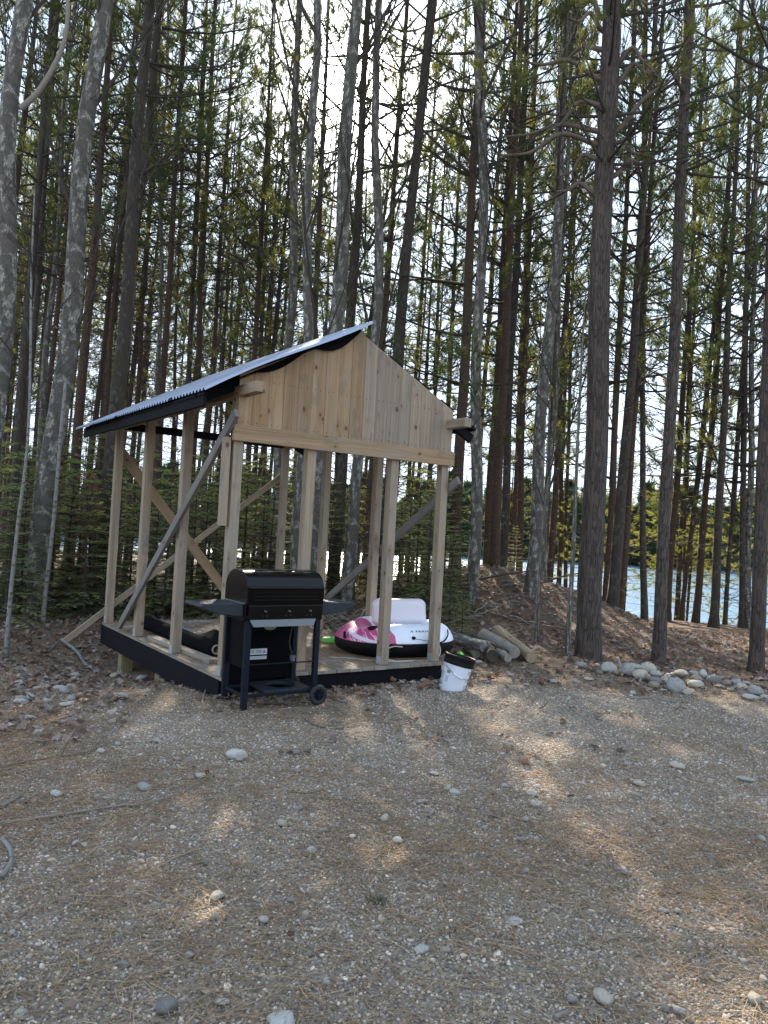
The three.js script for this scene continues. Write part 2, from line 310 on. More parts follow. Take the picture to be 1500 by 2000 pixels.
function pineCrown(seed, Hc, R, dens) { // live crown of a tall pine, base at y = 0; two geometries: wood and needles
  const r = rng(seed), wood = new GB(), gr = new GB();
  wood.tube([V(0, 0, 0), V(0.03, Hc * 0.5, 0), V(0, Hc, 0)], [0.075, 0.045, 0.008], 5);
  for (let y = 0.1; y < Hc - 0.2; y += 0.38 + 0.25 * r()) {
    const t = y / Hc, prof = (t < 0.3 ? lerp(0.65, 1, t / 0.3) : lerp(1, 0.12, (t - 0.3) / 0.7)), n = 3 + Math.floor(r() * 2.6), a0 = r() * 6.28;
    for (let k = 0; k < n; k++) {
      if (r() < 0.12) continue;
      const len = R * prof * (0.6 + 0.6 * r()), el = lerp(-0.05, 0.65, t) + (r() - 0.5) * 0.3, dir = dirOf(a0 + (k / n) * 6.28 + (r() - 0.5) * 0.7, el), pts = curve(V(0, y, 0), dir, len, 5, 0.35, r, 0.14);
      wood.tube(pts, taper(0.022 * (0.5 + prof * 0.7), 0.005, 6), 3);
      const m = Math.round((1.2 + len * 1.75) * dens);
      for (let q = 0; q < m; q++) { // side shoots that end in a clump of tufts
        const s = 0.34 + 0.66 * Math.pow(r(), 0.7), f = s * 5, i = Math.min(4, Math.floor(f)), p = pts[i].clone().lerp(pts[i + 1], f - i), d = pts[i + 1].clone().sub(pts[i]).normalize();
        const sd = d.clone().multiplyScalar(0.7).add(V(r() - 0.5, 0.10 + (r() - 0.5) * 0.45, r() - 0.5).multiplyScalar(1.7)).normalize(), tl = (0.28 + 0.5 * r()) * (1.1 - s * 0.45), sp = curve(p, sd, tl, 3, 0.35, r, 0.25);
        wood.tube(sp, [0.006, 0.005, 0.004, 0.003], 3);
        const nt = 4 + Math.floor(r() * 3);
        for (let w = 0; w < nt; w++) { const z = 0.45 + 0.55 * (w / (nt - 1)), g = z * 3, k2 = Math.min(2, Math.floor(g)), o = sp[k2].clone().lerp(sp[k2 + 1], g - k2).add(V(r() - 0.5, r() - 0.35, r() - 0.5).multiplyScalar(0.14)); tuft(gr, o, sd.clone().add(V(r() - 0.5, r() * 0.7, r() - 0.5).multiplyScalar(0.9)).normalize(), r, 15, 0.13, 0.012, 1.0); }
      }
      tuft(gr, pts[5], pts[5].clone().sub(pts[4]).normalize(), r, 16, 0.14, 0.0115, 0.9);
    }
  }
  return [wood.build(), gr.build()];
}
function deadLimbs(seed, Hd, thick = 1) { // brittle dead branches on a pine stem between y = 0 and Hd
  const r = rng(seed), gb = new GB();
  for (let y = 0.05; y < Hd; y += 0.16 + 0.22 * r()) {
    const n = 1 + Math.floor(r() * 2.4), t = y / Hd;
    for (let k = 0; k < n; k++) {
      const len = (r() < 0.3 ? 0.15 : 0.35 + 1.5 * r() * (0.35 + 0.65 * t)), pts = curve(V(0, y, 0), dirOf(r() * 6.28, (r() - 0.55) * 0.6), len, 4, r() < 0.6 ? 0.25 : -0.45, r, 0.22), r0 = thick * (0.006 + 0.009 * r() * Math.min(1, len));
      gb.tube(pts, taper(r0, r0 * 0.35, 5), 3);
      if (len > 0.5) for (let q = 0; q < 2 + len * 2.5; q++) { const i = 1 + Math.floor(r() * 3.99), p = pts[i], d = dirOf(r() * 6.28, (r() - 0.5) * 1.1), l = 0.12 + 0.4 * r(); gb.tube(curve(p, d.add(pts[i].clone().sub(pts[i - 1]).normalize().multiplyScalar(0.7)).normalize(), l, 2, 0.1, r, 0.3), [r0 * 0.5, r0 * 0.38, r0 * 0.22], 3); }
    }
  }
  return gb.build();
}
function bareCrown(seed, Hc, lean) { // leafless hardwood twigs, from y = 0 up
  const r = rng(seed), gb = new GB();
  const grow = (p, d, len, rad, lev) => {
    const pts = curve(p, d, len, 5, 0.5, r, 0.16); gb.tube(pts, taper(rad, rad * 0.4, 6), lev ? 3 : 5);
    if (lev < 2) for (let k = 0; k < (lev ? 5 : 9); k++) { const i = 1 + Math.floor(r() * 4.9), b = dirOf(r() * 6.28, 0.35 + 0.5 * r()); grow(pts[i], b.add(pts[i].clone().sub(pts[i - 1]).normalize().multiplyScalar(0.5)).normalize(), len * (0.28 + 0.25 * r()), rad * 0.42, lev + 1); }
  };
  for (let y = 0.3; y < Hc; y += 0.75 + 0.6 * r()) grow(V(0, y, 0), dirOf(r() * 6.28, 0.55 + 0.35 * r()), lerp(2.6, 1.2, y / Hc) * (0.7 + 0.5 * r()), 0.018 + 0.012 * r(), 0);
  return gb.build();
}
function firShape(seed, Ht, R) { // young fir: tiers of flat, feathered sprays
  const r = rng(seed), wood = new GB(), gr = new GB();
  wood.tube([V(0, -0.1, 0), V(0.02, Ht * 0.5, 0.01), V(0, Ht, 0)], [0.028 * Ht / 2.4, 0.016 * Ht / 2.4, 0.004], 5);
  for (let y = 0.12; y < Ht; y += 0.12 + 0.09 * r()) {
    const t = y / Ht, n = 4 + Math.floor(r() * 3), a0 = r() * 6.28;
    for (let k = 0; k < n; k++) {
      const len = R * (1 - t * 0.9) * (0.6 + 0.5 * r()), dir = dirOf(a0 + (k / n) * 6.28 + (r() - 0.5) * 0.5, lerp(-0.12, 0.6, t) + (r() - 0.5) * 0.2), pts = curve(V(0, y, 0), dir, len, 4, -0.18, r, 0.1);
      wood.tube(pts, taper(0.008, 0.0025, 5), 3);
      const side = dir.clone().cross(V(0, 1, 0)).normalize();
      for (let s = 0.18; s < 1; s += 0.075 / Math.max(0.3, len)) {
        const f = s * 4, i = Math.min(3, Math.floor(f)), p = pts[i].clone().lerp(pts[i + 1], f - i), d = pts[i + 1].clone().sub(pts[i]).normalize();
        for (const g of [-1, 1]) {
          if (r() < 0.12) continue;
          const tl = (0.06 + 0.26 * (1 - s)) * Math.min(1, 0.4 + len) * (0.7 + 0.5 * r()), td = d.clone().multiplyScalar(0.8).addScaledVector(side, g).add(V(0, (r() - 0.6) * 0.3, 0)).normalize(), sn = td.clone().cross(V((r() - 0.5) * 0.5, 1, (r() - 0.5) * 0.5)).normalize();
          for (let q = 0.05; q < tl; q += 0.021) for (const h of [-1, 1]) {
            const o = p.clone().addScaledVector(td, q), e = o.clone().addScaledVector(sn, h * (0.026 + 0.010 * r())).addScaledVector(td, 0.018); e.y += (r() - 0.4) * 0.012;
            gr.tri(o.clone().addScaledVector(td, -0.008), o.clone().addScaledVector(td, 0.009), e);
          }
        }
      }
    }
  }
  return [wood.build(), gr.build()];
}
const CROWN = [1, 2, 3, 4, 5, 6].map((k) => pineCrown(500 + k, 9.5, 2.5, [0.62, 0.75, 0.9, 1.0][k % 4]));
const DEAD = [1, 2, 3, 4, 5, 6].map((k) => deadLimbs(600 + k, 8));
const BARE = [1, 2, 3, 4].map((k) => bareCrown(700 + k, 9));
const FIR = [[2.6, 1.05], [2.0, 0.95], [3.2, 1.2]].map(([h, R], k) => firShape(800 + k, h, R));

const treeRng = rng(4242);
// One tree. pts: points of the stem (world) from the ground up; radii at them.
function makeTree(name, label, group, pts, rad, bark, o = {}) {
  const r = treeRng, base = pts[0].clone(), g = thing(name, label, 'tree', group); g.position.copy(base);
  const loc = pts.map((p) => p.clone().sub(base)), N = o.rings ?? 22, cv = new THREE.CatmullRomCurve3(loc), P = [], R = [], top = loc[loc.length - 1], sides = o.sides ?? 12;
  const ph = r() * 10;
  for (let k = 0; k < N; k++) {
    const t = Math.pow(k / (N - 1), 1.6), p = cv.getPoint(t), f = t * (rad.length - 1), i = Math.min(rad.length - 2, Math.floor(f));
    const wob = (o.wobble ?? 0.02) * Math.min(1, p.y); p.x += wob * Math.sin(p.y * 1.1 + ph); p.z += wob * Math.cos(p.y * 0.9 + ph * 2);
    P.push(p); R.push(lerp(rad[i], rad[i + 1], f - i) * (1 + (o.flare ?? 0.28) * Math.exp(-Math.max(0, p.y) / 0.22)));
  }
  P[0].y -= 0.12;
  const fl = ph; const gb = new GB(); gb.tube(P, R, sides, ...(bark === M.lichen ? [1, 2] : [0.5, 1]), false, (k, s, th) => 1 + 0.05 * Math.sin(th * 3 + fl + k * 0.3) + (k < 4 ? 0.10 * Math.sin(th * 4 + fl * 3) : 0) + (hash2(k, s, 5) - 0.5) * 0.07);
  mesh('trunk', gb.build(), bark, g);
  // branchwork follows the lean of the stem
  const axisAt = (h) => { const t = clamp(h / top.y); return cv.getPoint(t); };
  const child = (nm, geo, mt, h0, h1, sxz, srcH) => { const a = axisAt(h0), b = axisAt(h1), m = mesh(nm, geo, mt, g), len = b.distanceTo(a); m.position.copy(a); m.quaternion.setFromUnitVectors(V(0, 1, 0), b.clone().sub(a).normalize()).multiply(eul(0, r() * 6.28, 0)); m.scale.set(sxz, len / srcH, sxz); m.userData.kind = 'stuff'; return m; };
  if (o.dead) child('dead_branches', DEAD[Math.floor(r() * 6)], o.limbMat ?? M.twig, o.dead[0], o.dead[1], o.deadScale ?? 1, 8);
  if (o.crown) { const c = CROWN[Math.floor(r() * 6)], s = o.crownScale ?? 1, w = child('crown_branches', c[0], M.twig, o.crown, top.y, s, 9.5), n = child('crown', c[1], o.needles ?? M.needle, o.crown, top.y, s, 9.5); n.quaternion.copy(w.quaternion); }
  if (o.bare) child('bare_crown', BARE[Math.floor(r() * 4)], M.twig, o.bare, top.y, o.bareScale ?? 1, 9);
  return g;
}
// stems read from the photo: two or three pixels on the stem, its width in pixels at the first, and a distance from its usual girth
const KIND = {
  p: { name: 'red_pine', bark: M.red, label: 'slender red-brown pine with dead side branches in the wood', group: 'slender pines of the wood' },
  d: { name: 'dark_conifer', bark: M.dark, label: 'dark-barked conifer with dead side branches in the wood', group: 'dark conifers of the wood' },
  b: { name: 'grey_hardwood', bark: M.lichen, label: 'leafless grey tree mottled with pale lichen in the wood', group: 'lichened hardwoods of the wood' },
  P: { name: 'tall_pine', bark: M.pine, label: 'tall pine with grey plated bark', group: null },
};
const WHERE = [[200, 'in the fir thicket'], [560, 'seen through the open side of the shed'], [900, 'rising behind the shed gable'], [1120, 'on the leaf-covered bank by the log pile'], [9999, 'at the lake shore']];
function stem(kind, d, w, pts2, o = {}) {
  const place = WHERE.find(([x]) => pts2[0][0] < x)[1], K0 = KIND[kind], K = { ...K0, label: K0.label.replace('in the wood', place), group: K0.group && K0.group.replace('of the wood', place) }, q = pts2.map(([x, y]) => atDepth(x, y, d)), a = q[0], b = q[q.length - 1], r = treeRng;
  // run the line down to the ground and up to the full height
  const dn = a.clone().sub(q[1]).normalize(); let base = a.clone(); for (let k = 0; k < 400 && base.y > groundY(base.x, base.z); k++) base.addScaledVector(dn, 0.05);
  const Ht = o.height ?? lerp(16, 21, r()), upd = b.clone().sub(q[q.length - 2]).normalize(); upd.lerp(V(0, 1, 0), 0.35).normalize();
  const top = b.clone().addScaledVector(upd, Math.max(0.5, (base.y + Ht - b.y) / upd.y)), r0 = (w * d) / 3000;
  const pts = [base, ...q.filter((p) => p.y > base.y + 1.2), top];
  const full = top.y - base.y, rad = pts.map((p) => r0 * lerp(1.05, o.tip ?? 0.28, Math.pow(clamp((p.y - base.y) / full), 0.85)));
  const opt = { ...o };
  if (kind === 'b') Object.assign(opt, { bare: o.bareFrom ?? full * 0.34, wobble: 0.05 });
  else Object.assign(opt, { dead: [o.deadFrom ?? 1.6, full * 0.62], crown: o.crownFrom ?? full * lerp(0.42, 0.56, r()), crownScale: o.crownScale ?? lerp(0.75, 1.15, r()), needles: r() < 0.45 ? M.needleOld : M.needle });
  return makeTree(o.name ?? K.name, o.label ?? K.label, o.label ? null : K.group, pts, rad, o.bark ?? K.bark, opt);
}
// left of the shed
stem('b', 11, 40, [[0, 650], [22, 280], [50, 0]], { label: 'stout grey lichened trunk with a pale curved limb, beside the dark fir thicket', tip: 0.5 });
stem('b', 11.6, 42, [[103, 900], [145, 500], [205, 0]], { label: 'stout leaning grey trunk just behind the broken pale snag', tip: 0.4 });
stem('d', 15, 20, [[48, 700], [80, 300]]); stem('d', 16, 15, [[66, 640], [92, 300]]); stem('b', 17, 15, [[90, 720], [107, 500]]);
stem('p', 15, 22, [[163, 720], [190, 400]]); stem('p', 21, 13, [[200, 700], [222, 500]]); stem('p', 20, 14, [[213, 720], [233, 500]]);
stem('d', 13, 32, [[238, 680], [262, 380], [288, 60]], { label: 'thick almost black conifer trunk rising behind the shed roof eave' });
stem('d', 14.5, 16, [[262, 500], [296, 200]]); stem('p', 22, 12, [[274, 680], [290, 450]]); stem('b', 19, 12, [[311, 650], [318, 300]]); stem('p', 17, 17, [[322, 680], [345, 300]]);
stem('p', 26, 9, [[343, 680], [352, 400]]); stem('d', 20, 13, [[372, 690], [386, 350]]); stem('p', 20, 14, [[387, 690], [400, 400]]); stem('p', 22, 12, [[417, 690], [436, 400]]); stem('p', 30, 8, [[440, 640], [448, 480]]); stem('p', 30, 8, [[452, 620], [459, 470]]);
// behind the shed
stem('p', 20, 13, [[485, 920], [500, 640]]); stem('p', 27, 9, [[500, 920], [510, 650]]); stem('p', 27, 9, [[516, 920], [526, 650]]);
stem('b', 16, 22, [[541, 950], [566, 640], [581, 50]]); stem('b', 12.6, 24, [[590, 900], [600, 600], [617, 0]]); stem('p', 20, 12, [[612, 700], [628, 300]]);
stem('b', 12.8, 34, [[617, 950], [652, 640], [697, 0]], { tip: 0.42, label: 'lichened grey trunk standing square behind the open shed, sun beside it' });
stem('d', 15, 21, [[665, 950], [688, 600], [714, 100]]); stem('b', 13.2, 24, [[698, 950], [732, 640], [738, 0]]); stem('p', 17, 15, [[724, 950], [752, 600]]);
stem('d', 14, 26, [[772, 800], [808, 333], [848, 0]], { label: 'dark crooked conifer rising behind the gable peak of the shed' });
stem('d', 28, 7, [[826, 640], [850, 300]]); stem('p', 24, 9, [[800, 900], [822, 600]]); stem('p', 26, 9, [[842, 900], [856, 600]]); stem('d', 22, 10, [[868, 960], [884, 600]]);
stem('p', 14, 23, [[893, 1000], [917, 500]]);
stem('b', 13.2, 23, [[922, 1140], [938, 600], [940, 0]], { tip: 0.5, label: 'straight grey lichened trunk just beyond the shed corner and log pile' });
// the bank and the lake side
stem('p', 18, 16, [[952, 1050], [975, 650]]); stem('p', 15.5, 19, [[966, 1080], [990, 600]]); stem('d', 17, 17, [[984, 1050], [1003, 620]]); stem('p', 22, 11, [[1003, 1060], [1013, 800]]); stem('p', 19, 14, [[1016, 1000], [1028, 600]]);
stem('b', 13.6, 25, [[1037, 1150], [1075, 600]], { tip: 0.35 }); stem('p', 20, 13, [[1065, 1060], [1076, 800]]); stem('b', 16, 12, [[1068, 1020], [1086, 700]]); stem('p', 24, 10, [[1094, 1040], [1103, 750]]); stem('p', 24, 8, [[1106, 1040], [1112, 750]]);
stem('p', 17, 14, [[1190, 1050], [1200, 850]]); stem('d', 15.5, 22, [[1199, 1150], [1235, 700]]); stem('p', 17, 13, [[1214, 1150], [1242, 800]]); stem('d', 17.5, 13, [[1258, 1170], [1254, 700]]);
stem('p', 21, 14, [[1310, 1100], [1332, 800]]); stem('p', 23, 5, [[1337, 1100], [1343, 800]]); stem('p', 22, 9, [[1343, 1100], [1374, 850]]); stem('p', 21, 14, [[1368, 1100], [1400, 700]]); stem('d', 19.5, 17, [[1400, 1100], [1428, 500]]);
stem('d', 22, 9, [[1424, 1100], [1442, 850]]); stem('d', 20, 12, [[1450, 1100], [1456, 600]]); stem('b', 20, 14, [[1463, 1100], [1467, 800]]); stem('p', 23, 10, [[1330, 1060], [1352, 700]]);
// the three near pines
const big = stem('P', 10.55, 45, [[1152, 1200], [1166, 760], [1193, 0]], { label: 'big pine with grey plated bark and long bare curving limbs, behind the stone pile', tip: 0.55, height: 19, crownFrom: 10, crownScale: 1.25, flare: 0.2, sides: 20, rings: 34, deadFrom: 4.6 });
stem('P', 10.9, 23, [[1290, 1200], [1345, 60]], { label: 'slim leaning pine with grey bark growing straight behind the stone pile', tip: 0.6, flare: 0.3, deadFrom: 3, sides: 16, crownFrom: 7.2, rings: 30 });
stem('P', 10.5, 26, [[1481, 1200], [1503, 600]], { label: 'grey-barked pine at the end of the stone pile, farthest from the shed', tip: 0.5, flare: 0.3, sides: 16, rings: 30 });
{ // long crooked limbs of the big pine
  const r = rng(31), base = big.position;
  const L_ = [[520, 100, 380, 30], [530, 180, 340, 110], [520, 290, 240, 380], [500, 460, 60, 360], [520, 620, 200, 770], [505, 770, -40, 800], [505, 850, -60, 910], [480, 1130, 260, 1120], [610, 100, 860, 10], [620, 370, 830, 350], [620, 490, 850, 410], [610, 770, 1020, 400], [600, 1030, 830, 960], [490, 930, 300, 1030], [590, 850, 750, 900]];
  for (const [ax, ay, bx, by] of L_) {
    const a = atDepth(1000 + ax / 3, ay / 3, 10.55), e = atDepth(1000 + bx / 3, by / 3, 10.55 + (r() - 0.5) * 1.4), sgn = Math.sign(bx - ax), mid = a.clone().lerp(e, 0.4); mid.y += 0.10 + 0.12 * r();
    const c0 = V(1152, 0, 0), cx = a.clone(); cx.x -= sgn * 0.12;
    const cv = new THREE.CatmullRomCurve3([cx, a, mid, a.clone().lerp(e, 0.72).add(V(0, 0.05 * (r() - 0.3), 0)), e].map((p) => p.clone().sub(base))), gb = new GB(), pts = cv.getPoints(16); gb.tube(pts, taper(0.048, 0.011, 17), 6);
    for (let q = 0; q < 9; q++) { const i = 5 + Math.floor(r() * 11), d = pts[i].clone().sub(pts[i - 1]).normalize().add(V(r() - 0.5, r() - 0.5, r() - 0.5).multiplyScalar(1.6)).normalize(); gb.tube(curve(pts[i], d, 0.25 + 0.6 * r(), 3, 0.1, r, 0.35), [0.008, 0.006, 0.004, 0.002], 3); }
    mesh('limb', gb.build(), M.limb, big);
  }
}
{ // pale limb on the stout left trunk
  const t = scene.children.find((o) => o.name === 'grey_hardwood'), b = t.position, pts = new THREE.CatmullRomCurve3([[40, 212], [70, 185], [105, 130], [128, 70], [133, -60]].map(([x, y]) => atDepth(x, y, 10.8).sub(b))).getPoints(14), gb = new GB(); gb.tube(pts, taper(0.045, 0.025, 15), 7); mesh('limb', gb.build(), M.paleTwig, t);
}
// slim pale stems
function slim(label, d, w, pts2, height, bare, o = {}) {
  const q = pts2.map(([x, y]) => atDepth(x, y, d)), dn = q[0].clone().sub(q[1]).normalize(); let base = q[0].clone(); for (let k = 0; k < 200 && base.y > groundY(base.x, base.z); k++) base.addScaledVector(dn, 0.03);
  const pts = [base, ...q.filter((p) => p.y > base.y + 0.3)], b = pts[pts.length - 1]; if (height) pts.push(b.clone().add(b.clone().sub(pts[pts.length - 2]).normalize().lerp(V(0, 1, 0), 0.4).multiplyScalar(height)));
  const r0 = (w * d) / 3000; return makeTree('slim_birch', label, null, pts, pts.map((_, k) => r0 * lerp(1, bare ? 0.25 : 0.7, k / (pts.length - 1))), o.bark ?? M.birch, { flare: 0.1, sides: 8, rings: 18, wobble: 0.02, bare: bare || undefined, bareScale: 0.45 });
}
slim('thin speckled birch sapling leaning beside the stones at the thicket edge', 9.3, 9, [[15, 1240], [33, 1040], [52, 860], [62, 560]], 1.2, 3.2);
slim('pale broken snag standing against the leaning grey trunk', 11.1, 9, [[90, 1150], [104, 1000], [117, 850], [129, 740]], 0, 0);
slim('thin pale birch with a bent stem between shed and big pine', 10.2, 11, [[1108, 1280], [1113, 1150], [1124, 940], [1137, 740]], 1.2, 3.2, { bark: M.lichen });
slim('white speckled sapling at the tip of the log pile', 11.2, 9, [[1046, 1270], [1054, 1100], [1066, 940]], 3, 3, { bark: M.lichen });
// the rest of the wood: counted, but told apart only by where they stand
{
  const r = rng(9001), spots = [];
  const free = (p, gap) => spots.every((q) => Math.hypot(p.x - q.x, p.z - q.z) > gap) && scene.children.every((o) => !/pine|conifer|hardwood/.test(o.name) || Math.hypot(p.x - o.position.x, p.z - o.position.z) > gap);
  let made = 0;
  for (let t = 0; t < 4000 && made < 98; t++) {
    const d = lerp(15, 43, Math.sqrt(r())), x = (r() - 0.5) * 1.45 * d, z = -d; if (d > shore(x) - 3.2) continue; const s = toShed(V(x, 0, z)); if (s.x > -1 && s.x < W + 1 && s.z < L + 1.2) continue; if (x > 2 && r() < 0.35) continue; if (x / d > -0.17 && x / d < 0.10 && r() < 0.68) continue;
    const p = onGround(x, z); if (!free(p, 1.15)) continue; spots.push(p); made++;
    const k = r() < 0.62 ? 'p' : r() < 0.7 ? 'd' : 'b', K0 = KIND[k], K = { ...K0, label: K0.label.replace('in the wood', 'deep in the wood'), group: K0.group.replace('of the wood', 'deep in the wood') }, Ht = lerp(14, 21, r()), lean = V(0.035 + (r() - 0.5) * 0.05, 1, (r() - 0.5) * 0.05).multiplyScalar(Ht), r0 = lerp(0.05, 0.115, r());
    const pts = [p, p.clone().addScaledVector(lean, 0.5).add(V((r() - 0.5) * 0.25, 0, 0)), p.clone().add(lean)];
    makeTree(K.name, K.label, K.group, pts, [r0, r0 * 0.68, r0 * 0.22], K.bark, k === 'b' ? { bare: Ht * 0.35, sides: 8, rings: 12, wobble: 0.05 } : { dead: [1.5, Ht * 0.6], crown: Ht * lerp(0.32, 0.52, r()), crownScale: lerp(0.7, 1.1, r()), sides: 8, rings: 12, needles: r() < 0.55 ? M.needleOld : M.needle });
  }
  // young pines with foliage low down, farther in
  made = 0;
  for (let t = 0; t < 3000 && made < 24; t++) {
    const d = lerp(17, 42, r()), x = (r() - 0.5) * 1.35 * d, z = -d; if (d > shore(x) - 2.5 || !free(V(x, 0, z), 0.9)) continue; const p = onGround(x, z); spots.push(p); made++;
    const Ht = lerp(5, 10, r()), r0 = 0.03 + 0.004 * Ht;
    makeTree('young_pine', 'young pine with yellow-green foliage low between the tall trunks', 'young pines between the trunks', [p, p.clone().add(V(0.1, Ht * 0.5, 0)), p.clone().add(V(0.15, Ht, 0))], [r0, r0 * 0.6, r0 * 0.15], M.red, { crown: Ht * lerp(0.2, 0.4, r()), crownScale: lerp(0.5, 0.75, r()), sides: 7, rings: 8, needles: M.needleOld });
  }
}
// sunlit young pines on the lake bank
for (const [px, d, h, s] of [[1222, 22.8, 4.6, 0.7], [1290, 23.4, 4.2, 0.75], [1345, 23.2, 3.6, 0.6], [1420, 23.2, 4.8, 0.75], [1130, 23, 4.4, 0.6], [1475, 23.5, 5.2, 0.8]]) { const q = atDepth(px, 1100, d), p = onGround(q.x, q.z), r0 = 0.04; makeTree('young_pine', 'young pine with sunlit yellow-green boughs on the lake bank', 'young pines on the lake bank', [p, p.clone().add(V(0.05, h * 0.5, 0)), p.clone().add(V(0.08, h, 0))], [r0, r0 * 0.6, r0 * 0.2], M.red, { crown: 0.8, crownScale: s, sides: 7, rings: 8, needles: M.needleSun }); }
// young firs of the thicket
{
  const r = rng(515); let n = 0;
  const fir = (px, py, d, h, kind) => { const b = atDepth(px, py, d), p = onGround(b.x, b.z), g = thing('young_fir', 'young green fir in the thicket behind the shed', 'tree', 'young firs of the thicket'); g.position.copy(p); const k = kind ?? n++ % 3, s = h / [2.6, 2.0, 3.2][k]; g.rotation.y = r() * 6.28; g.scale.set(s * (0.9 + 0.3 * r()), s, s * (0.9 + 0.3 * r())); mesh('trunk', FIR[k][0], M.twig, g).userData.kind = 'stuff'; const c = mesh('crown', FIR[k][1], M.fir, g); c.userData.kind = 'stuff'; return g; };
  for (const [x, d, h] of [[-40, 11.5, 2.6], [20, 12.4, 2.4], [60, 12, 2.2], [130, 12.2, 2.4], [165, 11.6, 2.0], [205, 12.6, 2.3], [250, 12.4, 2.1], [300, 13, 2.3], [345, 12.8, 2.2], [395, 13.2, 2.4], [430, 13.4, 2.2], [470, 13.6, 2.6], [505, 13.4, 2.3], [545, 14, 2.4], [590, 14, 2.2], [640, 14.4, 2.2], [690, 15, 1.7], [775, 13, 1.9], [810, 13.4, 2.3], [850, 13, 2.0], [880, 12, 1.5], [905, 11.2, 0.8], [-10, 14, 3], [95, 14.5, 3], [180, 15, 3.2], [330, 16, 3.0], [450, 17, 3.2], [560, 17, 3], [830, 16.5, 2.6], [1000, 17.5, 1.6], [40, 11.6, 2.5], [100, 11.8, 2.7], [150, 12.8, 2.9], [225, 11.9, 2.2], [275, 12.6, 2.5], [320, 12.2, 2.3], [370, 13.6, 2.7], [415, 12.6, 2.4], [450, 14.2, 2.9], [490, 14.6, 2.8], [525, 13.2, 2.3], [575, 15, 2.8], [760, 14.2, 2.2], [795, 14.8, 2.5], [835, 12.6, 2.2], [865, 14, 2.4], [-30, 12.8, 2.8], [240, 14.4, 3.2], [400, 15.4, 3.3], [10, 10.9, 1.8], [70, 13.4, 3.2]]) fir(x, 1180, d, h * 1.02);
  const deadFir = fir(178, 1180, 13.2, 2.4, 0); deadFir.name = numbered('dead_fir'); dress(deadFir, 'rust-brown dead fir leaning in the green thicket', 'tree'); delete deadFir.userData.group; deadFir.children[1].material = M.rust; deadFir.rotation.z = 0.35;
}
// far shore
{
  const r = rng(88), mats = [], cols = [], gb = new GB();
  for (let k = 0; k < 260; k++) { const y = 1 + 11 * r(), R = 2.6 * (1 - y / 13), a = r() * 6.28, p = V(Math.cos(a) * R * Math.sqrt(r()), y, Math.sin(a) * R * Math.sqrt(r())); tuft(gb, p, V(Math.cos(a), 0.2, Math.sin(a)).normalize(), r, 5, 1.2, 0.5, 1.2); }
  for (let k = 0; k < 520; k++) { const x = (r() - 0.5) * 300, z = -132 - 0.0 * Math.abs(x) - 45 * r() * r(); if (-z + 0.05 * Math.abs(x) < 134) continue; const s = 0.45 + 0.5 * r(); mats.push(mat4(onGround(x, z, -0.4), eul(0, r() * 6.28, 0), V(s * 1.2, s, s * 1.2))); const b = 0.7 + 0.6 * r(); cols.push(lin(0.9 * b, b, 0.85 * b)); }
  stuff('far_woods', gb.build(), needleMat(0.07, 0.10, 0.055, 0.3), mats, cols, 'dark wooded far shore across the lake', 'woods');
}

// ------------------------------------------------------------------ the open shed on its deck
// local axes: x along the front (u), y up, -z towards the back (v)
const shed = thing('shed', 'half-built open timber shed with boarded gable and corrugated metal roof on a low black-skirted deck', 'shed');
shed.position.copy(SHED); shed.rotation.y = YAW;
const S = (u, h, v) => V(u, DECK + h, -v); // height above the deck
const part = (name, geo, mt, parent = shed, label) => { const m = mesh(name, geo, mt, parent); if (label) m.userData.label = label; return m; };
function inShed(px, py, axis, val) { // photo pixel -> point on a plane of the shed: axis 'u' or 'v' at val, or 'h'
  const r = ray(px, py), o = toShed(EYE), e = toShed(EYE.clone().add(r)), d = e.clone().sub(o); // (u, y, v)
  const t = axis === 'u' ? (val - o.x) / d.x : axis === 'v' ? (val - o.z) / d.z : (val + DECK - o.y) / d.y; const p = o.addScaledVector(d, t); return V(p.x, p.y, -p.z);
}
const at = (g, p) => { g.translate(p.x, p.y, p.z); return g; };
